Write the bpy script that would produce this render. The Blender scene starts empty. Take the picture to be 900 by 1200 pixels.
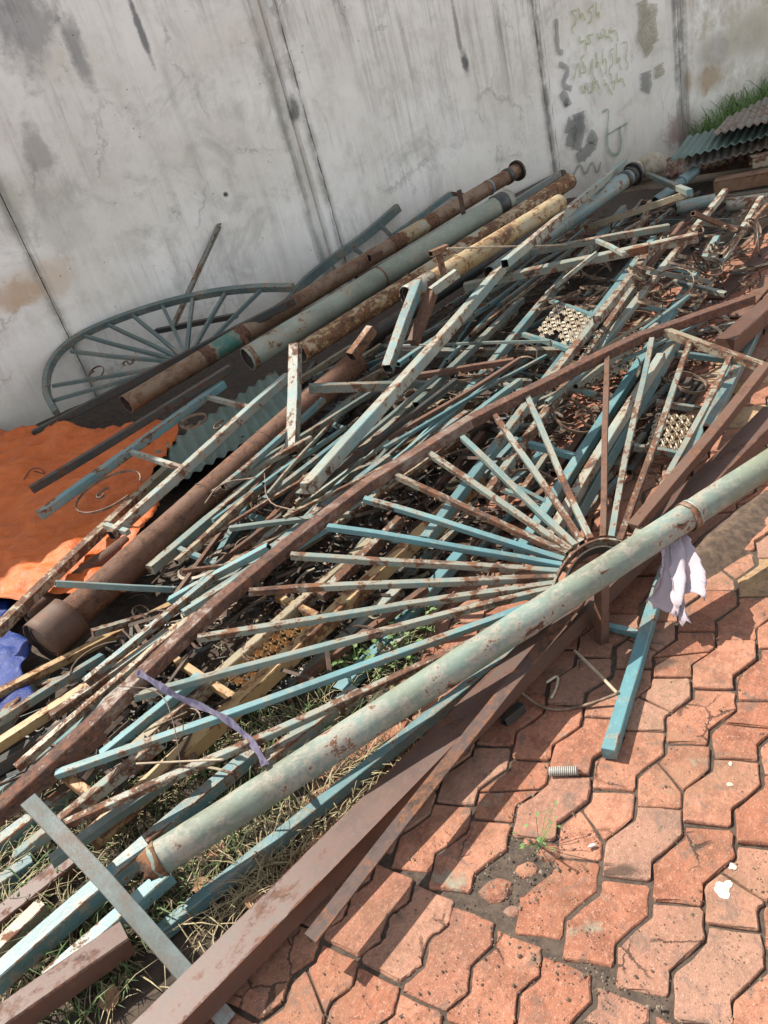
import bpy, bmesh, math, random
import numpy as np
from itertools import combinations
from mathutils import Vector, Matrix, noise as mnoise

random.seed(11)
rng = np.random.default_rng(5)
scene = bpy.context.scene
C = scene.collection

# ------------------------------------------------------------------ camera
H = 1.65; FPX = 901.0
PITCH = math.radians(29.9); ROLL = math.radians(16.5)
FW = Vector((0, math.cos(PITCH), -math.sin(PITCH)))
DN = Vector((0, -math.sin(PITCH), -math.cos(PITCH)))
XR = Vector((1, 0, 0))
RX, RY = math.cos(ROLL), -math.sin(ROLL)      # image direction of world right
DX, DY = math.sin(ROLL), math.cos(ROLL)       # image direction of down
cam_d = bpy.data.cameras.new('camera'); cam = bpy.data.objects.new('camera', cam_d); C.objects.link(cam)
ix = XR * RX + DN * DX; iy = XR * RY + DN * DY
M = Matrix((ix, -iy, -FW)).transposed().to_4x4(); M.translation = (0, 0, H)
cam.matrix_world = M
cam_d.sensor_fit = 'VERTICAL'; cam_d.sensor_height = 36.0; cam_d.lens = FPX / 1200 * 36.0
cam_d.clip_start = 0.05; cam_d.clip_end = 300
scene.camera = cam

# ------------------------------------------------------------------ light
SUN_AZ, SUN_EL = math.radians(-35.6), math.radians(54)   # direction the light travels, its elevation
world = bpy.data.worlds.new('World'); scene.world = world; world.use_nodes = True
wn = world.node_tree.nodes; wl = world.node_tree.links
sky = wn.new('ShaderNodeTexSky'); sky.sky_type = 'NISHITA'; sky.sun_disc = False
sky.sun_elevation = SUN_EL; sky.sun_rotation = math.atan2(-math.cos(SUN_AZ), -math.sin(SUN_AZ))
sky.air_density = 1.0; sky.dust_density = 0.4; sky.ozone_density = 1.0
bg = wn['Background']; bg.inputs[1].default_value = 0.14
hs = wn.new('ShaderNodeHueSaturation'); hs.inputs['Saturation'].default_value = 0.28      # thin bright cloud whitens the blue
wl.new(sky.outputs[0], hs.inputs['Color']); wl.new(hs.outputs[0], bg.inputs[0])
sd = bpy.data.lights.new('sun', 'SUN'); sd.energy = 4.5; sd.angle = math.radians(0.6); sd.color = (1.0, 0.95, 0.86)
sun = bpy.data.objects.new('sun', sd); C.objects.link(sun)
LT = Vector((math.cos(SUN_AZ) * math.cos(SUN_EL), math.sin(SUN_AZ) * math.cos(SUN_EL), -math.sin(SUN_EL)))
sun.rotation_euler = LT.to_track_quat('-Z', 'Y').to_euler()
sun.location = (-4, 3, 8)
scene.view_settings.view_transform = 'Standard'; scene.view_settings.look = 'None'
scene.view_settings.gamma = 1.0; scene.view_settings.use_curve_mapping = False
scene.view_settings.exposure = 1.02

# ------------------------------------------------------------------ pixel <-> place
def ray(x, y):
    px, py = x - 450.0, y - 600.0
    dn = px * DX + py * DY; rt = px * RX + py * RY
    return (XR * rt + DN * dn + FW * FPX) / FPX
def P(x, y, z=0.0):
    v = ray(x, y); t = (H - z) / (-v.z)
    return Vector((0, 0, H)) + v * t
WA = P(0, 515); WB = P(800, 175)
WU = (WB - WA).normalized(); WN = Vector((-WU.y, WU.x, 0)); WD = WA.dot(WN)   # wall: p.WN = WD
def onwall(x, y, off=0.0):
    v = ray(x, y); t = (WD - off) / v.dot(WN)
    return Vector((0, 0, H)) + v * t
def T(x, y, w): return Vector((0, 0, H)) + ray(x, y) * (1.0 / w)

# ------------------------------------------------------------------ object helpers
def tag(o, label=None, cat=None, group=None, kind=None):
    if label: o['label'] = label
    if cat: o['category'] = cat
    if group: o['group'] = group
    if kind: o['kind'] = kind
    return o
def mesh_obj(name, verts, faces, mat=None, smooth=False, smooth_faces=None):
    me = bpy.data.meshes.new(name); me.from_pydata([tuple(v) for v in verts], [], faces)
    if smooth: me.polygons.foreach_set('use_smooth', [True] * len(me.polygons))
    elif smooth_faces is not None: me.polygons.foreach_set('use_smooth', smooth_faces)
    if mat: me.materials.append(mat)
    me.update()
    o = bpy.data.objects.new(name, me); C.objects.link(o); return o
def empty(name, loc):
    o = bpy.data.objects.new(name, None); C.objects.link(o); o.location = loc; o.empty_display_size = 0.05; return o
def put(o, Mw, parent=None):
    if parent is not None:
        o.parent = parent
        b = parent.matrix_basis.copy()
        if parent.parent is not None: b = parent.parent.matrix_basis @ b
        o.matrix_basis = b.inverted() @ Mw
    else: o.matrix_basis = Mw
    return o

# ------------------------------------------------------------------ materials
def nmat(name):
    m = bpy.data.materials.new(name); m.use_nodes = True
    nt = m.node_tree; return m, nt, nt.nodes, nt.links, nt.nodes['Principled BSDF']
class G:
    """small node-graph helper"""
    def __init__(s, nt): s.nt = nt; s.n = nt.nodes; s.l = nt.links
    def set(s, sock, v):
        if hasattr(v, 'is_output'): s.l.new(v, sock)
        else:
            if isinstance(v, (tuple, list)) and len(v) == 3 and sock.type == 'RGBA': v = (*v, 1)
            sock.default_value = v
    def coord(s, kind='Object'): return s.n.new('ShaderNodeTexCoord').outputs[kind]
    def rnd(s): return s.n.new('ShaderNodeObjectInfo').outputs['Random']
    def math(s, op, a, b=0.0, c=0.0, clamp=False):
        n = s.n.new('ShaderNodeMath'); n.operation = op; n.use_clamp = clamp
        s.set(n.inputs[0], a); s.set(n.inputs[1], b); s.set(n.inputs[2], c); return n.outputs[0]
    def vec(s, op, a, b):
        n = s.n.new('ShaderNodeVectorMath'); n.operation = op; s.set(n.inputs[0], a); s.set(n.inputs[1], b); return n.outputs[0]
    def comb(s, x, y, z):
        n = s.n.new('ShaderNodeCombineXYZ'); s.set(n.inputs[0], x); s.set(n.inputs[1], y); s.set(n.inputs[2], z); return n.outputs[0]
    def sep(s, v):
        n = s.n.new('ShaderNodeSeparateXYZ'); s.set(n.inputs[0], v); return n.outputs
    def noise(s, v, scale, detail=6, rough=0.6, dist=0.0):
        n = s.n.new('ShaderNodeTexNoise'); s.set(n.inputs['Vector'], v); n.inputs['Scale'].default_value = scale
        n.inputs['Detail'].default_value = detail; n.inputs['Roughness'].default_value = rough; n.inputs['Distortion'].default_value = dist
        return n.outputs['Fac']
    def voro(s, v, scale, out='Distance', feat='F1'):
        n = s.n.new('ShaderNodeTexVoronoi'); n.feature = feat; s.set(n.inputs['Vector'], v); n.inputs['Scale'].default_value = scale
        return n.outputs[out]
    def step(s, v, lo, hi, a=0.0, b=1.0):
        n = s.n.new('ShaderNodeMapRange'); n.interpolation_type = 'SMOOTHSTEP'
        s.set(n.inputs['Value'], v); s.set(n.inputs['From Min'], lo); s.set(n.inputs['From Max'], hi)
        n.inputs['To Min'].default_value = a; n.inputs['To Max'].default_value = b; return n.outputs[0]
    def mix(s, f, a, b, mode='MIX'):
        n = s.n.new('ShaderNodeMix'); n.data_type = 'RGBA'; n.blend_type = mode
        s.set(n.inputs[0], f); s.set(n.inputs[6], a); s.set(n.inputs[7], b); return n.outputs[2]
    def bump(s, h, strength=0.3, dist=0.01):
        n = s.n.new('ShaderNodeBump'); n.inputs['Strength'].default_value = strength; n.inputs['Distance'].default_value = dist
        s.set(n.inputs['Height'], h); return n.outputs[0]

def metal(name, pa, pb, rust=0.45, soft=0.09, under=(0.33, 0.27, 0.19), dark=1.0, rough=0.46, under_amt=0.14, orange=1.0, grime=0.5, edge=0.30, fade=False, relief=0.6):
    m, nt, N, L, B = nmat(name); g = G(nt)
    r = g.rnd(); co = g.coord()
    sc = g.math('ADD', 0.55, g.math('MULTIPLY', g.math('FRACT', g.math('MULTIPLY', r, 7.3)), 1.1))
    v = g.vec('ADD', g.vec('MULTIPLY', g.vec('MULTIPLY', co, g.comb(sc, sc, sc)), (1.0, 1.3, 1.3)), g.comb(g.math('MULTIPLY', r, 71), g.math('MULTIPLY', r, 37), g.math('MULTIPLY', r, 13)))
    big = g.noise(v, 2.4, 3, 0.55); mid = g.noise(v, 13, 10, 0.72, 0.4); fine = g.noise(v, 110, 4, 0.7); spk = g.noise(v, 38, 7, 0.78)
    paint = g.mix(g.step(big, 0.35, 0.65), pa, pb)
    paint = g.mix(g.step(spk, 0.50, 0.80, 0, 0.55), paint, tuple(min(1, c * 1.3 + 0.07) for c in pb))
    gr = g.step(g.noise(v, 6.5, 9, 0.75), 0.38, 0.70, 0.0, grime)
    paint = g.mix(gr, paint, (0.11, 0.095, 0.07))
    paint = g.mix(g.step(fine, 0.55, 0.8, 0, 0.4), paint, (0.10, 0.08, 0.06))
    rc = g.mix(g.step(spk, 0.42, 0.60), (0.042, 0.022, 0.016), (0.21 * orange, 0.080 * orange, 0.033))
    rc = g.mix(g.step(g.noise(v, 17, 6, 0.65), 0.45, 0.62, 0, 0.6), rc, (0.11 * orange, 0.06 * orange, 0.042))
    rc = g.mix(g.step(fine, 0.42, 0.75, 0, 0.65), rc, (0.20 * orange, 0.098 * orange, 0.05))
    rc = g.mix(g.step(mid, 0.56, 0.68, 0, 0.65), rc, (0.035, 0.022, 0.018))
    # corners of square stock rust first
    ge = g.vec('ABSOLUTE', g.vec('SUBTRACT', g.coord('Generated'), (0.5, 0.5, 0.5)), (0, 0, 0)); gx, gy, gz = g.sep(ge)
    ed = g.step(g.math('MINIMUM', gy, gz), 0.36, 0.49, 0.0, edge)
    thr = g.math('ADD', 1.0 - rust - 0.08, g.math('MULTIPLY', r, 0.16))
    f = g.math('ADD', g.math('MULTIPLY', mid, 0.45), g.math('ADD', g.math('MULTIPLY', big, 0.30), g.math('MULTIPLY', spk, 0.25)))
    f = g.math('ADD', g.math('MULTIPLY', g.math('SUBTRACT', f, 0.5), 3.0), 0.5)
    f = g.math('ADD', f, g.math('MULTIPLY', ed, g.math('ADD', 0.25, spk)))
    if fade: f = g.math('ADD', f, g.math('MULTIPLY', g.step(gx, 0.18, 0.5), 1.3))
    rm = g.step(f, thr, g.math('ADD', thr, soft))
    um = g.step(f, g.math('SUBTRACT', thr, under_amt), g.math('ADD', thr, 0.04))
    col = g.mix(um, paint, g.mix(0.7, paint, under)); col = g.mix(rm, col, rc)
    dark *= 0.80
    if dark != 1.0: col = g.mix(1.0, col, (dark, dark, dark), 'MULTIPLY')
    L.new(col, B.inputs['Base Color'])
    L.new(g.math('ADD', rough, g.math('MULTIPLY', rm, 0.88 - rough)), B.inputs['Roughness'])
    B.inputs['Specular IOR Level'].default_value = 0.5
    hgt = g.math('ADD', g.math('MULTIPLY', rm, -0.4), g.math('ADD', g.math('MULTIPLY', fine, 0.35), g.math('MULTIPLY', g.math('MULTIPLY', spk, rm), 0.8)))
    L.new(g.bump(hgt, relief, 0.004), B.inputs['Normal'])
    return m

MT = {}
MT['blue'] = metal('blue_paint', (0.085, 0.185, 0.20), (0.15, 0.255, 0.255), 0.43)
MT['blue2'] = metal('blue_paint_clean', (0.105, 0.25, 0.275), (0.185, 0.33, 0.335), 0.36, grime=0.45)
MT['worn'] = metal('worn_blue_paint', (0.155, 0.245, 0.235), (0.26, 0.325, 0.29), 0.50, under_amt=0.25)
MT['pale'] = metal('pale_peeling_paint', (0.22, 0.315, 0.305), (0.40, 0.42, 0.36), 0.44, under_amt=0.25, grime=0.35)
MT['grey'] = metal('grey_blue_paint', (0.13, 0.17, 0.155), (0.21, 0.24, 0.205), 0.42)
MT['cream'] = metal('cream_peeling_paint', (0.42, 0.29, 0.13), (0.52, 0.40, 0.22), 0.50, under=(0.42, 0.24, 0.10), under_amt=0.25, orange=1.3, grime=0.35)
MT['straw'] = metal('straw_worn_paint', (0.28, 0.235, 0.14), (0.39, 0.335, 0.22), 0.54, under_amt=0.25)
MT['rust'] = metal('rusty_steel', (0.33, 0.33, 0.28), (0.22, 0.12, 0.07), 0.68, soft=0.2, under=(0.26, 0.125, 0.065), under_amt=0.3, orange=1.15)
MT['brown'] = metal('brown_rust', (0.13, 0.064, 0.042), (0.09, 0.047, 0.034), 0.62, soft=0.3, under=(0.15, 0.075, 0.047), rough=0.75)
MT['maroon'] = metal('maroon_primer', (0.078, 0.034, 0.021), (0.098, 0.085, 0.072), 0.48, relief=0.22, soft=0.22, under=(0.13, 0.055, 0.034), rough=0.55, grime=0.35, edge=0.4, under_amt=0.35, orange=0.85)
MT['dark'] = metal('dark_steel', (0.04, 0.046, 0.044), (0.075, 0.085, 0.08), 0.48, under=(0.07, 0.055, 0.045), dark=0.7)
MT['spoke'] = metal('spoke_paint', (0.15, 0.24, 0.235), (0.25, 0.31, 0.28), 0.50, under_amt=0.25)
MT['pipe'] = metal('pale_green_pipe_paint', (0.215, 0.235, 0.165), (0.20, 0.275, 0.235), 0.35, under=(0.40, 0.34, 0.27), under_amt=0.22, grime=0.65, rough=0.68)
MT['pipe_back'] = metal('grey_green_pipe_paint', (0.22, 0.25, 0.19), (0.33, 0.355, 0.29), 0.38, under=(0.36, 0.29, 0.19), under_amt=0.2, rough=0.65)
MT['pipe_rust'] = metal('rust_pipe', (0.24, 0.17, 0.10), (0.17, 0.115, 0.075), 0.62, soft=0.4, under=(0.25, 0.15, 0.085), orange=1.15)
MT['pipe_peel'] = metal('peeling_pipe', (0.34, 0.37, 0.31), (0.36, 0.26, 0.13), 0.50, soft=0.2, under=(0.45, 0.31, 0.14), under_amt=0.3, orange=1.2)
MT['pipe_brown'] = metal('peeling_brown_pipe', (0.36, 0.38, 0.33), (0.34, 0.23, 0.11), 0.66, soft=0.15, under=(0.42, 0.27, 0.11), under_amt=0.3, orange=1.25)
MT['pipe_red'] = metal('red_brown_pipe', (0.12, 0.055, 0.032), (0.17, 0.08, 0.042), 0.60, soft=0.25, under=(0.16, 0.072, 0.038), orange=1.0, rough=0.7)
MT['pitted'] = metal('pitted_rust', (0.055, 0.031, 0.025), (0.085, 0.052, 0.042), 0.60, soft=0.2, under=(0.10, 0.06, 0.05), rough=0.8)
MT['flatgrey'] = metal('grey_flat_bar', (0.16, 0.20, 0.195), (0.24, 0.265, 0.245), 0.38, under=(0.20, 0.155, 0.12), grime=0.75, soft=0.3)
MT['rim'] = metal('rim_rust', (0.30, 0.32, 0.28), (0.15, 0.062, 0.036), 0.76, soft=0.15, under=(0.17, 0.065, 0.034), under_amt=0.3, orange=0.85, edge=0.1)
MT['pipe_patch'] = metal('peeling_patch', (0.34, 0.37, 0.31), (0.36, 0.26, 0.13), 0.48, soft=0.2, under=(0.45, 0.31, 0.14), under_amt=0.3, orange=1.2, fade=True)
MT['teal_dark'] = metal('dark_teal_paint', (0.085, 0.135, 0.135), (0.135, 0.185, 0.175), 0.30)
MT['pipe_green'] = metal('green_smear', (0.05, 0.16, 0.12), (0.07, 0.21, 0.16), 0.48, soft=0.2, fade=True)
MT['pipe_blue'] = metal('blue_pipe', (0.16, 0.26, 0.27), (0.24, 0.33, 0.32), 0.32)

def simple(name, col, rough=0.7, noise_amt=0.3, scale=20, col2=None, sss=None):
    m, nt, N, L, B = nmat(name); g = G(nt); co = g.coord()
    n1 = g.noise(co, scale, 6, 0.65)
    c2 = col2 or tuple(c * (1 - noise_amt) for c in col)
    L.new(g.mix(g.step(n1, 0.3, 0.7), col, c2), B.inputs['Base Color']); B.inputs['Roughness'].default_value = rough
    L.new(g.bump(n1, 0.3, 0.003), B.inputs['Normal']); return m
MT['strip'] = simple('bare_strip_iron', (0.25, 0.17, 0.11), 0.65, col2=(0.065, 0.036, 0.025), scale=25)
MT['scrap'] = simple('shade_darkened_offcuts', (0.12, 0.075, 0.05), 0.8, col2=(0.028, 0.018, 0.013), scale=14)  # rusty strip iron in a dimmed colour, so the heap interior looks shaded
MT['cast'] = simple('cream_cast_iron', (0.62, 0.55, 0.43), 0.7, col2=(0.36, 0.27, 0.18), scale=18)
MT['cast_rust'] = simple('rusty_cast_iron', (0.52, 0.34, 0.15), 0.75, col2=(0.28, 0.14, 0.06), scale=18)
MT['hole'] = simple('tube_inside', (0.03, 0.02, 0.016), 0.95, scale=30)
MT['purple'] = simple('purple_ribbon', (0.085, 0.07, 0.12), 0.7, col2=(0.055, 0.045, 0.08))
MT['spring'] = simple('grey_spring', (0.45, 0.43, 0.38), 0.45)
MT['stone'] = simple('pale_stone', (0.50, 0.44, 0.34), 0.85, col2=(0.30, 0.25, 0.18))
MT['gravel'] = simple('dirty_gravel', (0.24, 0.19, 0.14), 0.9, col2=(0.10, 0.075, 0.055), scale=90)
MT['white_bit'] = simple('white_plaster', (0.58, 0.55, 0.49), 0.8, scale=60, col2=(0.36, 0.30, 0.24))
MT['leaf'] = simple('dry_leaf', (0.33, 0.17, 0.09), 0.7)
MT['wood'] = simple('weathered_wood', (0.42, 0.34, 0.24), 0.8, col2=(0.25, 0.19, 0.13))
MT['sheet_green'] = metal('green_sheet', (0.115, 0.185, 0.155), (0.15, 0.225, 0.19), 0.12, rough=0.6)
MT['sheet_grey'] = metal('grey_sheet', (0.13, 0.12, 0.11), (0.085, 0.075, 0.068), 0.45, soft=0.2)
MT['sheet_rust'] = metal('rust_sheet', (0.28, 0.22, 0.17), (0.20, 0.14, 0.10), 0.62, soft=0.2)

def paver_mat(name, a, b):
    m, nt, N, L, B = nmat(name); g = G(nt); r = g.rnd(); co = g.coord()
    wp = N.new('ShaderNodeNewGeometry').outputs['Position']
    v = g.vec('ADD', co, g.comb(g.math('MULTIPLY', r, 53), g.math('MULTIPLY', r, 29), 0.0))
    n1 = g.noise(v, 11, 9, 0.72); n2 = g.noise(v, 80, 5, 0.72); n3 = g.noise(wp, 6, 6, 0.65); n4 = g.noise(v, 260, 2, 0.6); w1 = g.noise(wp, 2.6, 8, 0.7)
    c = g.mix(r, a, b)
    c = g.mix(g.step(n1, 0.42, 0.62, 0, 0.7), c, tuple(x * 0.55 for x in a))
    r2 = g.math('FRACT', g.math('MULTIPLY', r, 17.7)); c = g.mix(g.math('MULTIPLY', g.step(r2, 0.55, 1.0), 0.5), c, (0.30, 0.20, 0.15))
    c = g.mix(g.step(n2, 0.50, 0.74, 0, 0.75), c, (0.43, 0.245, 0.17))
    c = g.mix(g.step(n2, 0.47, 0.28, 0, 0.75), c, (0.12, 0.065, 0.048))
    c = g.mix(g.step(n4, 0.60, 0.72, 0, 0.65), c, (0.48, 0.40, 0.33))
    c = g.mix(g.step(w1, 0.46, 0.66, 0, 0.5), c, (0.21, 0.13, 0.08))      # trodden-in dirt
    gm = g.math('MULTIPLY', g.step(n3, 0.58, 0.68), g.step(n1, 0.42, 0.60))
    c = g.mix(g.math('MULTIPLY', gm, g.step(r, 0.20, 0.4, 0.0, 0.7)), c, (0.25, 0.29, 0.22))   # old green paint drips
    n5 = g.noise(v, 14, 8, 0.75, 0.6)
    c = g.mix(g.step(n5, 0.52, 0.66, 0, 0.8), c, (0.14, 0.10, 0.078))
    crk = g.step(g.voro(g.vec('ADD', v, g.comb(g.math('MULTIPLY', n1, 0.06), g.math('MULTIPLY', n5, 0.06), 0.0)), 9, 'Distance', 'DISTANCE_TO_EDGE'), 0.02, 0.006)
    crk = g.math('MULTIPLY', crk, g.step(g.noise(v, 4, 2), 0.57, 0.64))
    c = g.mix(g.math('MULTIPLY', crk, 0.8), c, (0.05, 0.035, 0.027))
    L.new(c, B.inputs['Base Color']); B.inputs['Roughness'].default_value = 0.88
    B.inputs['Specular IOR Level'].default_value = 0.25
    h = g.math('ADD', g.math('SUBTRACT', g.math('MULTIPLY', n2, 0.7), crk), g.math('ADD', g.math('MULTIPLY', n1, 1.6), g.math('MULTIPLY', n4, 0.25)))
    L.new(g.bump(h, 0.9, 0.005), B.inputs['Normal']); return m
MT['paver'] = paver_mat('red_paver', (0.28, 0.103, 0.058), (0.39, 0.180, 0.112))
MT['paver_y'] = paver_mat('yellow_paver', (0.36, 0.22, 0.085), (0.40, 0.26, 0.12))

def soil_mat():
    m, nt, N, L, B = nmat('soil'); g = G(nt); co = g.coord()
    n1 = g.noise(co, 3, 8, 0.7); n2 = g.noise(co, 45, 6, 0.75); n3 = g.noise(co, 160, 3, 0.7)
    c = g.mix(g.step(n1, 0.35, 0.65), (0.10, 0.070, 0.045), (0.19, 0.14, 0.09))
    c = g.mix(g.step(n2, 0.52, 0.72, 0, 0.7), c, (0.26, 0.21, 0.15)); c = g.mix(g.step(n3, 0.60, 0.72, 0, 0.7), c, (0.40, 0.35, 0.28))
    c = g.mix(g.step(n2, 0.45, 0.3, 0, 0.7), c, (0.045, 0.035, 0.025))
    L.new(c, B.inputs['Base Color']); B.inputs['Roughness'].default_value = 0.95
    L.new(g.bump(g.math('ADD', n2, g.math('MULTIPLY', n3, 0.5)), 0.9, 0.012), B.inputs['Normal']); return m
MT['soil'] = soil_mat()
MT['spill'] = simple('dark_sandy_soil', (0.13, 0.085, 0.055), 0.95, col2=(0.05, 0.032, 0.022), scale=40)
MT['shaded_heap_soil'] = simple('shade_darkened_soil', (0.075, 0.052, 0.035), 0.95, col2=(0.028, 0.020, 0.014), scale=30)  # trodden soil, coloured darker still to deepen the shade inside the heap
MT['joint'] = simple('joint_dirt', (0.085, 0.060, 0.042), 0.95, col2=(0.038, 0.027, 0.020), scale=60)

def blade_mat(name, a, b):
    m, nt, N, L, B = nmat(name); g = G(nt); co = g.coord()
    n = g.noise(co, 24, 3, 0.6); n2 = g.noise(co, 120, 2, 0.5)
    c = g.mix(g.step(n, 0.35, 0.65), a, b); c = g.mix(g.step(n2, 0.5, 0.7, 0, 0.5), c, tuple(x * 1.5 for x in b))
    L.new(c, B.inputs['Base Color']); B.inputs['Roughness'].default_value = 0.7
    return m
MT['grass_dry'] = blade_mat('dry_grass', (0.20, 0.155, 0.08), (0.31, 0.25, 0.135))
MT['grass_green'] = blade_mat('green_grass', (0.045, 0.085, 0.022), (0.08, 0.12, 0.035))
MT['grass_wall'] = blade_mat('lush_grass', (0.070, 0.15, 0.025), (0.11, 0.20, 0.04))
MT['weed'] = blade_mat('weed_leaf', (0.07, 0.13, 0.03), (0.13, 0.20, 0.06))

JL, J2, J3, J4 = (onwall(*p).dot(WU) for p in ((42, 315), (323, 120), (634, 85), (796, 60)))
def wall_mat():
    m, nt, N, L, B = nmat('weathered_concrete'); g = G(nt)
    co = g.coord()                       # x along the wall, z up (panel origins sit on the wall's own axes)
    x, y, z = g.sep(co)
    st = g.comb(g.math('MULTIPLY', x, 9.0), 0.0, g.math('MULTIPLY', z, 0.55))
    st2 = g.comb(g.math('MULTIPLY', x, 26.0), 0.0, g.math('MULTIPLY', z, 1.3))
    s1 = g.noise(st, 1.0, 11, 0.74, 0.15); s2 = g.noise(st2, 1.0, 10, 0.75, 0.1)
    b1 = g.noise(co, 1.1, 5, 0.6); b2 = g.noise(co, 4.0, 8, 0.7); b3 = g.noise(co, 30, 6, 0.7); b4 = g.noise(co, 140, 3, 0.7)
    c = g.mix(g.step(b1, 0.35, 0.65), (0.69, 0.65, 0.58), (0.81, 0.78, 0.73))
    c = g.mix(g.step(b2, 0.45, 0.70, 0, 0.5), c, (0.50, 0.46, 0.39))
    c = g.mix(g.step(b3, 0.50, 0.72, 0, 0.45), c, (0.80, 0.79, 0.76))
    pm = g.step(g.noise(co, 0.9, 4, 0.6, 0.5), 0.40, 0.62)
    high = g.step(g.math('ADD', z, g.math('MULTIPLY', b1, 1.2)), 1.2, 2.9)
    dk = g.math('MULTIPLY', g.step(s1, 0.46, 0.74), g.math('ADD', g.math('MULTIPLY', pm, 0.30), g.math('MULTIPLY', high, g.math('ADD', 0.25, g.math('MULTIPLY', pm, 0.55)))), clamp=True)
    c = g.mix(dk, c, (0.13, 0.13, 0.14))
    dk2 = g.math('MULTIPLY', g.step(s2, 0.50, 0.74), g.math('MULTIPLY', pm, g.math('ADD', 0.42, g.math('MULTIPLY', high, 0.3))), clamp=True)
    blot = g.math('MULTIPLY', g.step(g.noise(co, 2.1, 9, 0.72, 0.8), 0.50, 0.68), 0.5); c = g.mix(blot, c, (0.36, 0.34, 0.30))
    c = g.mix(dk2, c, (0.22, 0.21, 0.20))
    # washed pale runs
    c = g.mix(g.step(s2, 0.46, 0.30, 0, 0.5), c, (0.82, 0.81, 0.79))
    # greenish algae and brown damp towards the foot
    low = g.step(g.math('ADD', z, g.math('MULTIPLY', b2, 0.9)), 1.15, 0.35)
    c = g.mix(g.math('MULTIPLY', low, 0.42), c, (0.34, 0.30, 0.22))
    def blotch(cx, cz, rx, rz, col, amt):
        dx = g.math('DIVIDE', g.math('SUBTRACT', x, cx), rx); dz = g.math('DIVIDE', g.math('SUBTRACT', z, cz), rz)
        d = g.math('SQRT', g.math('ADD', g.math('MULTIPLY', dx, dx), g.math('MULTIPLY', dz, dz)))
        d = g.math('ADD', d, g.math('MULTIPLY', g.math('SUBTRACT', b2, 0.5), 2.6))
        return g.mix(g.math('MULTIPLY', g.step(d, 1.0, 0.35), amt), c, col)
    for (px, py, rx, rz, col, amt) in WALL_BLOTCH:
        q = onwall(px, py); c = blotch(q.dot(WU), q.z, rx, rz, col, amt)
    def seam(x0, x1, col, amt):
        d = g.math('MULTIPLY', g.step(x, x0 - 0.05, x0 + 0.01), g.step(x, x1 + 0.05, x1 - 0.01))
        d = g.math('MULTIPLY', d, g.step(g.math('ADD', g.math('MULTIPLY', b2, 0.6), g.math('MULTIPLY', s2, 0.5)), 0.42, 0.62))
        return g.mix(g.math('MULTIPLY', d, amt), c, col)
    c = seam(J2 - 0.01, J2 + 0.05, (0.20, 0.21, 0.17), 0.6); c = seam(J2 + 0.19, J2 + 0.22, (0.12, 0.115, 0.10), 0.6)
    c = seam(J3 - 0.01, J3 + 0.03, (0.13, 0.12, 0.11), 0.7); c = seam(J4 - 0.06, J4 + 0.10, (0.15, 0.14, 0.13), 0.8); c = seam(JL - 0.02, JL + 0.02, (0.2, 0.19, 0.16), 0.7)
    c = g.mix(g.math('MULTIPLY', g.step(x, J4 - 0.1, J4 + 0.3), g.math('MULTIPLY', g.step(b2, 0.35, 0.6), 0.55)), c, (0.40, 0.35, 0.25))
    pit = g.step(g.voro(co, 16), 0.10, 0.045)
    pit = g.math('MULTIPLY', pit, g.step(g.noise(co, 3.1, 3), 0.5, 0.62))
    c = g.mix(g.math('MULTIPLY', pit, 0.75), c, (0.10, 0.095, 0.09))
    cr = g.step(g.voro(g.vec('ADD', g.vec('MULTIPLY', co, (1, 1, 0.6)), g.comb(g.math('MULTIPLY', b2, 0.5), 0.0, g.math('MULTIPLY', b3, 0.12))), 1.5, 'Distance', 'DISTANCE_TO_EDGE'), 0.012, 0.003)
    crm = g.math('MULTIPLY', cr, g.step(g.noise(co, 1.7, 2), 0.52, 0.62))
    c = g.mix(g.math('MULTIPLY', crm, 0.25), c, (0.10, 0.095, 0.09))
    L.new(c, B.inputs['Base Color']); B.inputs['Roughness'].default_value = 0.92; B.inputs['Specular IOR Level'].default_value = 0.2
    h = g.math('ADD', g.math('MULTIPLY', b3, 0.6), g.math('ADD', g.math('MULTIPLY', b4, 0.35), g.math('SUBTRACT', g.math('MULTIPLY', b2, 0.8), g.math('MULTIPLY', g.math('ADD', pit, g.math('MULTIPLY', crm, 0.4)), 1.2))))
    L.new(g.bump(h, 0.55, 0.008), B.inputs['Normal']); return m
WALL_BLOTCH = [(48, 330, 0.38, 0.18, (0.50, 0.34, 0.20), 0.5), (20, 345, 0.25, 0.12, (0.45, 0.27, 0.14), 0.5), (70, 250, 0.25, 0.35, (0.38, 0.36, 0.30), 0.4), (10, 240, 0.12, 0.3, (0.30, 0.31, 0.24), 0.5), (832, 90, 0.30, 0.16, (0.34, 0.20, 0.10), 0.75), (806, 95, 0.10, 0.16, (0.34, 0.20, 0.10), 0.7),
               (797, 150, 0.30, 0.24, (0.22, 0.13, 0.12), 0.7), (546, 75, 0.05, 0.13, (0.10, 0.10, 0.10), 0.9), (535, 30, 0.03, 0.3, (0.10, 0.10, 0.10), 0.6),
               (264, 228, 0.028, 0.028, (0.06, 0.06, 0.065), 1.0), (163, 30, 0.03, 0.30, (0.10, 0.10, 0.11), 0.8), (30, 30, 0.25, 0.40, (0.14, 0.14, 0.15), 0.6),
               (90, 60, 0.10, 0.25, (0.12, 0.12, 0.13), 0.6), (45, 180, 0.10, 0.25, (0.14, 0.13, 0.12), 0.5), (680, 150, 0.16, 0.16, (0.18, 0.18, 0.17), 0.6), (840, 60, 0.4, 0.2, (0.20, 0.19, 0.17), 0.5),
               (345, 130, 0.05, 0.12, (0.09, 0.09, 0.09), 0.8), (880, 40, 0.5, 0.25, (0.30, 0.26, 0.19), 0.5)]
MT['wall'] = wall_mat()

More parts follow.
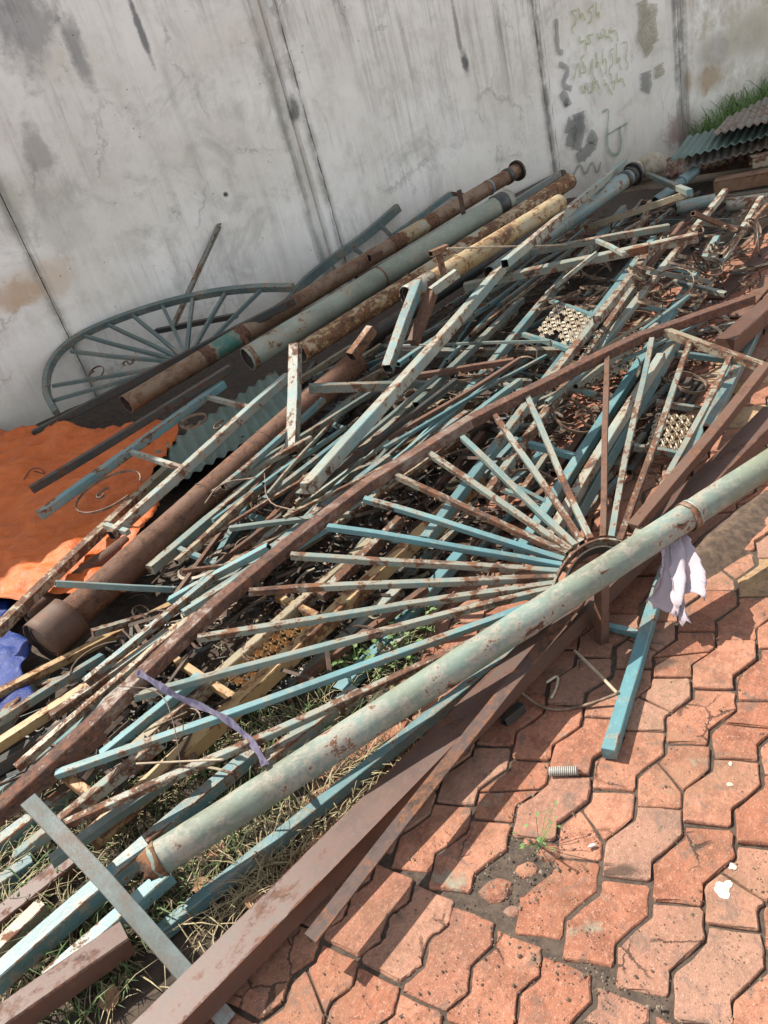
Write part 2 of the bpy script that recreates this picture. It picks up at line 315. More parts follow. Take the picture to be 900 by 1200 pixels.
def paint_mat(name, col, cover=0.55):
    m, nt, N, L, B = nmat(name); g = G(nt); co = g.coord()
    n = g.noise(co, 45, 6, 0.75)
    B.inputs['Base Color'].default_value = (*col, 1); B.inputs['Roughness'].default_value = 0.8
    L.new(g.step(n, 1 - cover - 0.20, 1 - cover + 0.02, 0.0, 0.46), B.inputs['Alpha']); return m
MT['spray_green'] = paint_mat('yellow_green_spray', (0.30, 0.36, 0.10)); MT['spray_dark'] = paint_mat('grey_spray', (0.12, 0.13, 0.12), 0.62)
MT['spray_teal'] = paint_mat('dull_green_spray', (0.14, 0.24, 0.17), 0.6); MT['spray_olive'] = paint_mat('olive_spray', (0.24, 0.22, 0.12), 0.5)

def tarp_mat(name, a, b, rough=0.5):
    m, nt, N, L, B = nmat(name); g = G(nt); co = g.coord()
    n = g.noise(co, 4, 7, 0.65); n2 = g.noise(co, 14, 8, 0.7, 0.8)
    c = g.mix(g.step(n, 0.35, 0.65), a, b); c = g.mix(g.step(n2, 0.55, 0.75, 0, 0.45), c, tuple(x * 0.5 for x in a))
    L.new(c, B.inputs['Base Color']); B.inputs['Roughness'].default_value = rough
    wv = g.noise(co, 190, 1, 0.3)
    L.new(g.bump(g.math('ADD', g.math('MULTIPLY', n2, 1.0), g.math('MULTIPLY', wv, 0.08)), 0.7, 0.02), B.inputs['Normal']); return m
MT['tarp'] = tarp_mat('orange_tarp', (0.47, 0.092, 0.010), (0.55, 0.125, 0.018))
MT['tarp_blue'] = tarp_mat('blue_tarp', (0.003, 0.016, 0.11), (0.006, 0.028, 0.17))
def cloth_mat():
    m, nt, N, L, B = nmat('pale_cloth'); g = G(nt); co = g.coord(); n = g.noise(co, 12, 6, 0.6)
    L.new(g.mix(g.step(n, 0.4, 0.65), (0.34, 0.295, 0.32), (0.40, 0.30, 0.315)), B.inputs['Base Color']); B.inputs['Roughness'].default_value = 0.8
    L.new(g.bump(n, 0.4, 0.01), B.inputs['Normal']); return m
MT['cloth'] = cloth_mat()
# ================================================================== SETTING
# ground: one sheet out to the horizon, a little below the paver tops
def tri_noise(x, y, s): return mnoise.noise(Vector((x * s, y * s, 3.7)))
gv = [(-120, -120, -0.03), (120, -120, -0.03), (120, 120, -0.03), (-120, 120, -0.03)]
tag(mesh_obj('ground', gv, [(0, 1, 2, 3)], MT['soil']), kind='structure')

# pavers: interlocking zigzag blocks, axes at -135 and -45 degrees
e1 = Vector((-math.sqrt(.5), -math.sqrt(.5), 0)); e2 = Vector((math.sqrt(.5), -math.sqrt(.5), 0))
PL = 0.194 * H / 1.55; PW = 0.1065 * H / 1.55
UP = 0.55 * PL; AMP = 0.345 * UP
def wave(s):
    k = (s / PL) % 1.0 * PL
    return AMP * k / UP if k < UP else AMP * (1 - (k - UP) / (PL - UP))
def wave2(s):
    k = (s / (PL2 / 2)) % 1.0
    return AMP2 * (2 * k if k < .5 else 2 - 2 * k)
PL2 = 0.215; AMP2 = 0.022
def paver_outline2():
    n = 16; out = []
    for i in range(n + 1): sx = PL2 * i / n; out.append(Vector((sx, wave2(sx + .012), 0)))
    for i in range(n, -1, -1): sx = PL2 * i / n; out.append(Vector((sx - .012, PW + wave2(sx), 0)))
    c = sum(out, Vector()) / len(out); return [p - c for p in out], c
def paver_outline(mir=1):
    sl, sr = 0.72 * UP, 0.40 * UP
    pts = [(sl, 0), (UP, 0), (PL, 0), (sl + PL, 0), (sr + PL, PW), (PL, PW), (UP, PW), (sr, PW)]
    out = []
    for s, w in pts: out.append(Vector(((s), (w + wave(s)) * mir, 0)))
    c = sum(out, Vector()) / 8
    return [p - c for p in out], c
def shrink(poly, d):
    n = len(poly); res = []
    area = sum(poly[i].x * poly[(i + 1) % n].y - poly[(i + 1) % n].x * poly[i].y for i in range(n))
    sg = 1 if area > 0 else -1
    for i in range(n):
        a, b, c = poly[i - 1], poly[i], poly[(i + 1) % n]
        d1 = (b - a).normalized(); d2 = (c - b).normalized()
        n1 = Vector((-d1.y, d1.x, 0)) * sg; n2 = Vector((-d2.y, d2.x, 0)) * sg
        bis = (n1 + n2); k = bis.length
        if k < 1e-4: res.append(b.copy()); continue
        bis /= k
        res.append(b + bis * d / max(0.45, bis.dot(n1)))
    if sg < 0: res.reverse()
    return res
def block_mesh(polys, name, jit):
    verts = []; faces = []
    for poly in polys:
        # cut the corners, then wear the edges
        pts = []
        n = len(poly)
        for i in range(n):
            a, b, c = poly[i - 1], poly[i], poly[(i + 1) % n]
            k1 = min(.007, (b - a).length * .3); k2 = min(.007, (c - b).length * .3)
            sharp = (b - a).normalized().dot((c - b).normalized()) < .93
            if sharp: pts += [b + (a - b).normalized() * k1, b * .6 + ((a - b).normalized() * k1 * .45 + (c - b).normalized() * k2 * .45 + b) * .4, b + (c - b).normalized() * k2]
            else: pts.append(b)
            if (c - b).length > 0.055: pts.append((c + b) / 2)
        pts = [p + Vector((random.uniform(-jit, jit), random.uniform(-jit, jit), 0)) for p in pts]
        n = len(pts); cc = sum(pts, Vector()) / n; o = len(verts)
        prof = ((0, -0.03), (0, -0.0065), (.0014, -0.0022), (.0042, -0.0003))
        for q, (ins, z) in enumerate(prof):
            for p in pts:
                d = (cc - p).normalized(); kk = ins * random.uniform(.7, 1.3) + (random.uniform(0, .004) if q in (1, 2) and random.random() < .15 else 0)
                verts.append((p.x + d.x * kk, p.y + d.y * kk, z + random.uniform(-.0006, .0004)))
        for q in range(3):
            for i in range(n):
                j = (i + 1) % n
                faces.append((o + q * n + i, o + q * n + j, o + (q + 1) * n + j, o + (q + 1) * n + i))
        faces.append(tuple(o + 3 * n + i for i in range(n)))
    me = bpy.data.meshes.new(name); me.from_pydata(verts, [], faces); me.update(); return me
def split_poly(poly, p0, dr):
    nrm = Vector((-dr.y, dr.x, 0)); A = []; Bp = []
    n = len(poly)
    for i in range(n):
        a, b = poly[i], poly[(i + 1) % n]; da, db = (a - p0).dot(nrm), (b - p0).dot(nrm)
        (A if da >= 0 else Bp).append(a)
        if da * db < 0:
            t = da / (da - db); q = a + (b - a) * t; A.append(q + nrm * 0.0022); Bp.append(q - nrm * 0.0022)
    return [x for x in (A, Bp) if len(x) >= 3]
paver_meshes = {}
for mir in (1, -1):
    ol, cen = paver_outline(1) if mir == 1 else paver_outline2()
    sh = shrink(ol, 0.0036)
    lst = [block_mesh([sh], 'paver', 0.002) for _ in range(7)]
    for _ in range(4):
        a = random.uniform(0.9, 2.2)
        lst.append(block_mesh(split_poly(sh, Vector((random.uniform(-.02, .02), random.uniform(-.01, .01), 0)), Vector((math.cos(a), math.sin(a), 0))), 'paver', 0.0015))
    paver_meshes[mir] = (lst, cen)
for mir in paver_meshes:
    for me in paver_meshes[mir][0]: me.materials.append(MT['paver'])
pave = mesh_obj('pavement', [(-1.5, -1.2, -0.0085), (4.6, -1.2, -0.0085), (4.6, 5.2, -0.0085), (-1.5, 5.2, -0.0085)], [(0, 1, 2, 3)], MT['joint'])
tag(pave, kind='structure')
ORG = P(600 + 575 / 2.857, 780 + 530 / 2.857)           # a block corner seen in the photograph
Bm = P(500, 1045); Bm2 = P(785, 1190); bdir = (Bm2 - Bm).normalized(); bn = -e1
EDGE = P(330, 985).dot(e2)                               # where the paving stops against the weedy soil
FROW = (P(746, 1109) - Bm).dot(bn); EDGE_S = [None]
EB0, EB1 = P(330, 985).dot(e1), P(560, 560).dot(e1); EA1 = P(560, 560).dot(e2)
def edge_at(b):
    t = max(0.0, min(1.3, (b - EB0 - .9 * (EB1 - EB0) * .3) / (EB1 - EB0) )); return EDGE + (EA1 - EDGE) * min(1.3, t * 1.3)
cells = []
sl0 = 0.72 * UP
for mir in (1, -1):
    lst, cen = paver_meshes[mir]
    for i in range(-34, 26):
        for j in range(-34, 40):
            loc = ORG + e1 * (i * PL) + e2 * (j * PW)
            c = loc + e1 * (cen.x - sl0) + e2 * (cen.y - wave(sl0))
            if mir == -1: c = Bm + e1 * (-EDGE_S[0] + .018 + PL2 / 2 + (i + 34) * PL2) + e2 * (j * PW + .02)
            side = (c - Bm).dot(bn)
            if mir == 1:
                if side < FROW - .07: continue
                EDGE_S[0] = side - PL / 2 if EDGE_S[0] is None else min(EDGE_S[0], side - PL / 2)
            if mir == -1:
                if i > -22: continue
            if c.dot(e2) < edge_at(c.dot(e1)) + random.uniform(-.03, .05): continue
            if c.y < 0.15 or c.x > 4.0 or c.y > 5 or c.x < -1.4: continue
            d = (c - Vector((0, 0, H)))
            zc = d.dot(FW); px = 450 + (d.dot(ix)) / zc * FPX; py = 600 + d.dot(iy) / zc * FPX
            vis = -60 < px < 960 and -60 < py < 1260
            # hidden deep under the heap
            hid = (py < 1010 - px * 0.70) or (py < 1330 - 1.35 * px and py < 700)
            cells.append((0 if (vis and not hid) else 1, zc, c, mir, px, py))
cells.sort(key=lambda t: (t[0], t[1]))
BROKEN = [(620, 1030)]
rest_v = []; rest_f = []; npv = 0
for k, (h, zc, c, mir, px, py) in enumerate(cells):
    if any(math.hypot(px - bx, py - by) < 24 for bx, by in BROKEN) and random.random() < .8: continue
    lst = paver_meshes[mir][0]
    me = random.choice(lst[:7]) if random.random() < .74 else random.choice(lst[7:])
    Mw = Matrix((e1, e2, Vector((0, 0, 1)))).transposed().to_4x4()
    # e1, e2, up is a left-handed set when e2 = -45deg: e1 x e2 points up already
    tilt = Matrix.Rotation(random.gauss(0, .015), 4, 'X') @ Matrix.Rotation(random.gauss(0, .015), 4, 'Y') @ Matrix.Rotation(random.gauss(0, .016), 4, 'Z')
    Mw = Matrix.Translation(c + Vector((random.gauss(0, .0012), random.gauss(0, .0012), random.gauss(0, .0022)))) @ Mw @ tilt
    if h == 0 and npv < 300:
        o = bpy.data.objects.new('paver', me); C.objects.link(o); o.parent = pave; o.matrix_basis = Mw; npv += 1
        if (835 < px < 905 and 640 < py < 720 and random.random() < .7) or (830 < px and 395 < py < 560 and random.random() < .35):
            o.material_slots[0].link = 'OBJECT'; o.material_slots[0].material = MT['paver_y']
    else:
        o0 = len(rest_v)
        rest_v += [tuple(Mw @ v.co) for v in me.vertices]; rest_f += [tuple(o0 + i for i in p.vertices) for p in me.polygons]
if rest_v:
    o = mesh_obj('paver_field', rest_v, rest_f, MT['paver']); o.parent = pave; o['kind'] = 'stuff'

# soil between the paving and the wall: bumpy sheet
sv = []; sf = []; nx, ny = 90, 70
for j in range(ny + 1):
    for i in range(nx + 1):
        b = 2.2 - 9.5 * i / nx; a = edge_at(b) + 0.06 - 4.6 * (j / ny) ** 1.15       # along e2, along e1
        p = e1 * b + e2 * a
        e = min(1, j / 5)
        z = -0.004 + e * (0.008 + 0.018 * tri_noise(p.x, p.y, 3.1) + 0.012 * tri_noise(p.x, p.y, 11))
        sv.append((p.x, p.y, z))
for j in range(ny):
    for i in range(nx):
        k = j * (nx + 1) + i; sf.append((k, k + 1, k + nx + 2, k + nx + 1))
tag(mesh_obj('soil_bank', sv, sf, MT['shaded_heap_soil'], smooth=True), kind='structure')
def soil_z(p):
    return 0.004 if p.dot(e2) < EDGE - .2 else -0.02

# ------------------------------------------------------------------ concrete wall
wall = empty('concrete_wall', Matrix.Identity(4).translation)
Mwall = Matrix((WU, WN, Vector((0, 0, 1)))).transposed().to_4x4(); Mwall.translation = WN * WD
wall.matrix_basis = Mwall
tag(wall, 'tall stained grey concrete panel wall with graffiti standing behind the scrap heap', 'wall')
WALL_H = 4.25
def wall_piece(name, x0, x1, y0, y1, z0=-0.1, z1=WALL_H, chip=0.0, seg=1):
    # y is depth behind the face plane (negative = proud of it)
    vs = []; fs = []
    n = max(1, int((z1 - z0) / 0.06)) if chip else 1
    for k in range(n + 1):
        z = z0 + (z1 - z0) * k / n
        c0 = random.uniform(0, chip) if chip else 0; c1 = random.uniform(0, chip) if chip else 0
        if chip and random.random() < .10: c0 += chip * 1.3
        vs += [(x0 + c0, y0, z), (x1 - c1, y0, z), (x1, y0 + .02, z), (x1, y1, z), (x0, y1, z), (x0, y0 + .02, z)]
    for k in range(n):
        for i in range(6):
            j = (i + 1) % 6; fs.append((k * 6 + i, k * 6 + j, (k + 1) * 6 + j, (k + 1) * 6 + i))
    fs.append(tuple(n * 6 + i for i in range(6)))
    o = mesh_obj(name, vs, fs, MT['wall']); o.parent = wall; return o
# joints measured along the wall
edges = [-9.0, -6.4, -4.0, -1.6, JL, J2, J3, J4, 9.6, 12.0, 14.4, 18.0]
for a, b in zip(edges[:-1], edges[1:]):
    lo = a + (0.222 if a == J2 else 0.002); hi = b - (0.001 if b != J2 else 0.0)
    if a == J3: lo = a + 0.085
    wall_piece('wall_panel', lo, hi, random.uniform(0, .004) if a != JL else 0.0, 0.16, chip=0.0025)
wall_piece('wall_panel', J2 + 0.115, J2 + 0.212, -0.022, 0.15, chip=0.016)          # raised cover strip with broken edge
wall_piece('wall_panel', J2 + 0.004, J2 + 0.11, 0.045, 0.15)                        # recessed joint
wall_piece('wall_panel', J3 + 0.008, J3 + 0.078, -0.008, 0.15, chip=0.012)
wall_piece('wall_panel', -9.1, 18.1, 0.06, 0.19, z1=WALL_H - .01)                    # backing seen in the open joints

def ribbon_on_wall(pts, w, mat, name='graffiti'):
    vs = []; fs = []
    P3 = [onwall(x, y, 0.016) for x, y in pts]
    # smooth the stroke
    for _ in range(2):
        Q = [P3[0]]
        for a, b in zip(P3[:-1], P3[1:]): Q += [a * .75 + b * .25, a * .25 + b * .75]
        P3 = Q + [P3[-1]]
    for i, p in enumerate(P3):
        d = (P3[min(i + 1, len(P3) - 1)] - P3[max(i - 1, 0)]).normalized(); s = d.cross(WN)
        ww = w * random.uniform(.75, 1.2)
        vs += [p + s * ww / 2, p - s * ww / 2]
    for i in range(len(P3) - 1): fs.append((2 * i, 2 * i + 1, 2 * i + 3, 2 * i + 2))
    o = mesh_obj(name, [Mwall.inverted() @ v for v in vs], fs, mat); o.parent = wall; return o
# yellow-green lettering
def letters(x0, y0, dx, n, h, mat, w, seed):
    rr = random.Random(seed)
    for k in range(n):
        x = x0 + dx * k; y = y0 - 0.29 * dx * k
        s = rr.randint(0, 4)
        if s == 0: pts = [(x, y), (x + 2, y + h), (x + dx * .7, y + h * .8), (x + dx * .6, y + h * .1)]
        elif s == 1: pts = [(x + dx * .6, y), (x, y + h * .3), (x + dx * .5, y + h * .5), (x + dx * .6, y + h), (x, y + h)]
        elif s == 2: pts = [(x, y + h), (x + dx * .3, y), (x + dx * .7, y + h)]
        elif s == 3: pts = [(x, y), (x + 1, y + h), (x + dx * .35, y + h * .4), (x + dx * .7, y + h)]
        else: pts = [(x + dx * .1, y), (x + dx * .6, y + 2), (x + dx * .2, y + h), (x + dx * .8, y + h)]
        pts = [(px_ + rr.uniform(-2.5, 2.5), py_ + rr.uniform(-3, 3)) for px_, py_ in pts]
        if rr.random() < .5: pts.append((pts[-1][0] + rr.uniform(-4, 6), pts[-1][1] + rr.uniform(3, 9)))
        ribbon_on_wall(pts, w, mat)
letters(670, 10, 9, 4, 20, MT['spray_green'], .018, 1); letters(680, 42, 9, 5, 10, MT['spray_green'], .018, 12)
letters(674, 66, 8, 8, 24, MT['spray_green'], .016, 13); letters(680, 98, 9, 6, 13, MT['spray_green'], .018, 14)
ribbon_on_wall([(706, 132), (714, 126), (712, 150)], .02, MT['spray_teal'])
ribbon_on_wall([(712, 150), (711, 172), (719, 184), (729, 176), (726, 148)], .034, MT['spray_teal'])
ribbon_on_wall([(712, 158), (736, 144)], .022, MT['spray_teal'])
ribbon_on_wall([(652, 22), (653, 60), (660, 62)], .05, MT['spray_dark']); ribbon_on_wall([(655, 75), (668, 80), (658, 100), (670, 104)], .05, MT['spray_dark'])
ribbon_on_wall([(658, 108), (668, 124), (662, 118)], .09, MT['spray_dark'])
ribbon_on_wall([(664, 146), (672, 150), (668, 172)], .13, MT['spray_dark']); ribbon_on_wall([(678, 132), (680, 150), (676, 176)], .14, MT['spray_dark']); ribbon_on_wall([(690, 158), (698, 166), (688, 178), (676, 186)], .12, MT['spray_dark'])
ribbon_on_wall([(672, 205), (680, 190), (686, 208), (694, 186), (700, 206), (704, 190)], .028, MT['spray_dark'])
ribbon_on_wall([(753, 0), (756, 20), (752, 40), (762, 62)], .15, MT['spray_olive']); ribbon_on_wall([(766, 4), (764, 30), (768, 50)], .12, MT['spray_olive'])
ribbon_on_wall([(757, 84), (758, 100), (756, 108)], .15, MT['spray_dark']); ribbon_on_wall([(772, 76), (774, 90)], .13, MT['spray_olive'])
# ================================================================== MESH BUILDERS
def frame_of(a, b, roll=0.0, up=Vector((0, 0, 1))):
    x = (b - a).normalized()
    y = up.cross(x)
    if y.length < 1e-3: y = Vector((0, 1, 0)).cross(x)
    y.normalize(); z = x.cross(y)
    Mx = Matrix((x, y, z)).transposed().to_4x4() @ Matrix.Rotation(roll, 4, 'X')
    Mx.translation = (a + b) / 2; return Mx
def prof_square(w, h, c=0.12):
    a, b = w / 2, h / 2; k = min(a, b) * c
    return [(a, -b + k), (a, b - k), (a - k, b), (-a + k, b), (-a, b - k), (-a, -b + k), (-a + k, -b), (a - k, -b)]
def prof_circle(r, n=22): return [(r * math.cos(2 * math.pi * i / n), r * math.sin(2 * math.pi * i / n)) for i in range(n)]
def prof_angle(w, t): # L: flat leg on top, the other hanging
    a = w / 2; return [(-a, a), (-a, a - t), (a - t, a - t), (a - t, -a), (a, -a), (a, a)]
def prof_channel(w, h, t):
    a, b = w / 2, h / 2; return [(-a, b), (-a, -b), (-a + t, -b), (-a + t, b - t), (a - t, b - t), (a - t, -b), (a, -b), (a, b)]
def sweep(L, outer, inner=None, nseg=None, bend=0.005, depth=0.12, smooth=False, jit=0.0004, name='tube', mat=None, bow=None, ragged=0.0):
    n = len(outer); nseg = nseg or max(2, min(24, int(L / 0.14)))
    ph = [random.uniform(0, 6.28) for _ in range(4)]; am = bend * min(L, 1.6)
    by, bz = (random.uniform(-1, 1) * am, random.uniform(-.4, .4) * am)
    vs = []; fs = []; sm = []
    def off(t): return (by * math.sin(math.pi * t) + am * .25 * math.sin(7 * t + ph[0]), bz * math.sin(math.pi * t) + am * .15 * math.sin(9 * t + ph[1]))
    for k in range(nseg + 1):
        t = k / nseg; oy, oz = off(t); x = -L / 2 + L * t
        for (y, z) in outer:
            if smooth and len(outer) > 10:
                q_ = 1 + .035 * mnoise.noise(Vector((x * 5 + ph[0] * 9, y * 12, z * 12))) + .02 * mnoise.noise(Vector((x * 22 + ph[1] * 9, y * 25, z * 25))); y *= q_; z *= q_
            rx = random.uniform(-ragged, ragged) if k in (0, nseg) else 0
            vs.append((x + rx, y + oy + random.uniform(-jit, jit), z + oz + random.uniform(-jit, jit)))
    for k in range(nseg):
        for i in range(n):
            j = (i + 1) % n; fs.append((k * n + i, k * n + j, (k + 1) * n + j, (k + 1) * n + i)); sm.append(smooth)
    mi = [0] * len(fs)
    if inner:
        for end in (0, 1):
            o = len(vs); base = 0 if end == 0 else nseg * n; sx = 1 if end == 0 else -1; oy, oz = off(end)
            d = min(depth, L * .3)
            for q in range(n): bx, _, _ = vs[base + q]; vs.append((bx, inner[q][0] + oy, inner[q][1] + oz))
            for q in range(n): vs.append((-L / 2 + d if end == 0 else L / 2 - d, inner[q][0] + oy, inner[q][1] + oz))
            for i in range(n):
                j = (i + 1) % n
                f1 = (base + i, o + i, o + j, base + j); f2 = (o + i, o + n + i, o + n + j, o + j)
                if end: f1, f2 = f1[::-1], f2[::-1]
                fs += [f1, f2]; sm += [False, smooth]; mi += [0, 1]
            cap = tuple(o + n + i for i in range(n)); fs.append(cap if end else cap[::-1]); sm.append(False); mi.append(1)
    else:
        fs.append(tuple(range(n))[::-1]); fs.append(tuple(nseg * n + i for i in range(n))); sm += [False, False]; mi += [0, 0]
    o = mesh_obj(name, vs, fs, mat, smooth_faces=sm)
    if inner: o.data.materials.append(MT['hole'])
    o.data.polygons.foreach_set('material_index', mi)
    return o
def make_bar(a, b, shape, s, mat, name, parent=None, roll=None):
    """s: size in metres (side, diameter or (w,h))"""
    L = (b - a).length
    if roll is None: roll = random.uniform(-.12, .12) if shape == 'tube' else 0
    if shape == 'tube':
        w, h = (s, s) if not isinstance(s, tuple) else s; t = 0.003; s_open = random.random() < .5
        o = sweep(L, prof_square(w, h), bend=.009 if w < .03 else .005, inner=prof_square(w - 2 * t, h - 2 * t) if s_open else None, name=name, mat=MT[mat], ragged=.002)
    elif shape == 'flat':
        w, h = s; o = sweep(L, prof_square(w, h, .3), name=name, mat=MT[mat], bend=.006)
    elif shape == 'pipe':
        r = s / 2; o = sweep(L, prof_circle(r), prof_circle(r - .004), smooth=True, nseg=max(2, min(70, int(L / .035))), bend=.0016, depth=.35, name=name, mat=MT[mat], ragged=.003)
    elif shape == 'rod':
        o = sweep(L, prof_circle(s / 2, 7), smooth=True, name=name, mat=MT[mat], bend=.008)
    elif shape == 'angle':
        o = sweep(L, prof_angle(s, s * .14), name=name, mat=MT[mat])
    elif shape == 'channel':
        w, h = s; o = sweep(L, prof_channel(w, h, .006), name=name, mat=MT[mat])
    put(o, frame_of(a, b, roll), parent); return o
def half_h(shape, s):
    if isinstance(s, tuple): return s[1] / 2, s[0] / 2
    return s / 2, s / 2

# ================================================================== STACKING
# Every piece keeps its line (or plane) of sight from the photograph; how far away it lies follows from what it
# rests on: ground, wall and the pieces under it. 1/depth is linear in the picture for a straight bar or a flat panel.
OX = []; OW = []; OR = []; OHW = []        # placed segments: pixel ends, inverse depths, half heights, half widths
def w_ground(x, y, z):
    v = ray(x, y); return max((-v.z) / (H - z), ray(x, y).dot(WN) / (WD - z * 0 - 0.03))
def solve(A, b, obj, lower):
    """min obj.th  s.t. A th >= b (small linear program, constraints added as they are violated)"""
    k = A.shape[1]; work = list(lower); th = None
    for it in range(80):
        cm = np.array(list(combinations(work, k)))
        S = A[cm]; det = np.linalg.det(S); ok = np.abs(det) > 1e-8
        ths = np.linalg.solve(S[ok], b[cm[ok]][..., None])[..., 0]
        feas = ((ths @ A[work].T - b[work]) >= -1e-6).all(1)
        if not feas.any(): break
        ths = ths[feas]; th = ths[(ths @ obj).argmin()]
        res = A @ th - b; i = int(res.argmin())
        if res[i] >= -1e-6: return th
        if len(work) > 26:
            sl = A[work] @ th - b[work]; keep = [w for w, q in zip(work, sl) if q < .02 or w in lower]; work = keep
        work.append(i)
    if th is None: raise RuntimeError('no placement')
    res = A @ th - b; th = th.copy(); th[0] += max(0, -res.min()) * (1 if k == 3 else 1)
    if k == 2: th[1] += max(0, -res.min())
    return th
def obstacle_rows(segs):
    """segs: list of (x1,y1,x2,y2,hh,hw) -> list of (x,y,need_w)"""
    if not OX: return []
    ox = np.array(OX); ow = np.array(OW); orr = np.array(OR); ohw = np.array(OHW)
    a = ox[:, 0:2]; d = ox[:, 2:4] - a; dd = (d ** 2).sum(1) + 1e-9
    rows = []
    for (x1, y1, x2, y2, hh, hw) in segs:
        n = max(2, int(math.hypot(x2 - x1, y2 - y1) / 5))
        for k in range(n + 1):
            t = k / n; x = x1 + (x2 - x1) * t; y = y1 + (y2 - y1) * t
            s = np.clip(((np.array([x, y]) - a) * d).sum(1) / dd, 0, 1)
            q = a + d * s[:, None]; dist = np.hypot(q[:, 0] - x, q[:, 1] - y)
            w = ow[:, 0] * (1 - s) + ow[:, 1] * s
            near = dist < (ohw + hw) * FPX * w * 0.8
            if near.any():
                v = ray(x, y)
                need = 1.0 / (1.0 / w[near] - (orr[near] + hh - 0.0015) / (-v.z))
                rows.append((x, y, float(need.max())))
    return rows
def register(segs, wf):
    for (x1, y1, x2, y2, hh, hw) in segs:
        OX.append((x1, y1, x2, y2)); OW.append((wf(x1, y1), wf(x2, y2))); OR.append(hh); OHW.append(hw)
LOG = []
def place_bar(x1, y1, x2, y2, hh, hw, z1=None, z2=None, obstacles=True, reg=True, maxz=None):
    g1 = w_ground(x1, y1, max(hh + .004, z1 if z1 is not None else 0)); g2 = w_ground(x2, y2, max(hh + .004, z2 if z2 is not None else 0))
    A = [[1, 0], [0, 1]]; b = [g1, g2]
    L2 = (x2 - x1) ** 2 + (y2 - y1) ** 2
    if obstacles:
        for (x, y, w) in obstacle_rows([(x1, y1, x2, y2, hh, hw)]):
            t = ((x - x1) * (x2 - x1) + (y - y1) * (y2 - y1)) / L2; A.append([1 - t, t]); b.append(w)
    th = solve(np.array(A, float), np.array(b), np.array([1.0, 1.0]), [0, 1])
    w1, w2 = th
    def wf(x, y):
        t = ((x - x1) * (x2 - x1) + (y - y1) * (y2 - y1)) / L2; return w1 * (1 - t) + w2 * t
    if maxz is not None and max(T(x1, y1, w1).z, T(x2, y2, w2).z) > maxz: return None
    if reg: register([(x1, y1, x2, y2, hh, hw)], wf)
    return T(x1, y1, w1), T(x2, y2, w2)
def place_plane(segs, corners, obstacles=True, reg=True, maxz=None):
    """corners: [(x,y,zmin)]; returns w(x,y)"""
    A = []; b = []
    for (x, y, z) in corners: A.append([1, (x - 450) / 450, (y - 600) / 600]); b.append(w_ground(x, y, z))
    low = list(range(len(A)))
    if obstacles:
        for (x, y, w) in obstacle_rows(segs): A.append([1, (x - 450) / 450, (y - 600) / 600]); b.append(w)
    obj = np.array(A[:len(corners)]).sum(0)
    th = solve(np.array(A, float), np.array(b), obj, low)
    wf = lambda x, y: float(th[0] + th[1] * (x - 450) / 450 + th[2] * (y - 600) / 600)
    if maxz is not None and max(T(x, y, wf(x, y)).z for x, y, z in corners) > maxz: return None
    if reg: register(segs, wf)
    return wf
def bar(x1, y1, x2, y2, s, mat, label, shape='tube', name='steel_tube', cat='steel tube', group=None, z1=None, z2=None, obstacles=True, roll=None, maxz=None):
    hh, hw = half_h(shape, s)
    ab = place_bar(x1, y1, x2, y2, hh, hw, z1, z2, obstacles, maxz=maxz)
    if ab is None: return None
    a, b = ab
    LOG.append((round(a.z, 2), round(b.z, 2), label))
    o = make_bar(a, b, shape, s, mat, name, roll=roll); tag(o, label, cat, group); return o, a, b

# ------------------------------------------------------------------ scroll ironwork
def scroll_path(kind, n=26):
    pts = []
    if kind == 'c':
        for i in range(n + 1):
            t = i / n * 2 - 1; a = t * 4.4; r = 1.0 - .62 * abs(t) ** 1.5; pts.append((r * math.cos(a) * .9 - .1, r * math.sin(a)))
    elif kind == 's':
        for i in range(n + 1):
            t = i / n * 2 - 1
            a = (abs(t)) * 5.2; r = .52 * (1.08 - .72 * abs(t)); x = r * math.sin(a); y = .5 - r * math.cos(a) * 1.0 - .02
            pts.append((x, y) if t > 0 else (-x, -y))
    elif kind == 'ring':
        for i in range(n + 1):
            a = i / n * 5.6; pts.append((math.cos(a), math.sin(a)))
    else:   # hook
        for i in range(n + 1):
            t = i / n; a = t * 4.6; r = 1 - .7 * t; pts.append((r * math.cos(a), r * math.sin(a) + (1 - t) * -.6))
    return pts
def strip_mesh(pts3, nrm, w, t, mat, name):
    vs = []; fs = []
    n = len(pts3)
    for i, p in enumerate(pts3):
        d = (pts3[min(i + 1, n - 1)] - pts3[max(i - 1, 0)])
        if d.length < 1e-6: d = Vector((1, 0, 0))
        d.normalize(); s = nrm.cross(d)
        if s.length < 1e-4: s = Vector((0, 0, 1)).cross(d)
        s.normalize()
        for (a, b) in ((1, 1), (1, -1), (-1, -1), (-1, 1)): vs.append(p + s * (a * t / 2) + nrm * (b * w / 2))
    for i in range(n - 1):
        for k in range(4):
            j = (k + 1) % 4; fs.append((i * 4 + k, i * 4 + j, i * 4 + 4 + j, i * 4 + 4 + k))
    fs += [(3, 2, 1, 0), tuple((n - 1) * 4 + k for k in range(4))]
    c = sum(vs, Vector()) / len(vs)
    o = mesh_obj(name, [v - c for v in vs], fs, MT[mat]); return o, Matrix.Translation(c)
def plane_axes(wf, x, y):
    p = T(x, y, wf(x, y)); a = T(x + 5, y, wf(x + 5, y)) - p; b = T(x, y + 5, wf(x, y + 5)) - p
    n = a.cross(b).normalized()
    if n.z < 0: n = -n
    u = a.normalized(); v = n.cross(u); return p, u, v, n
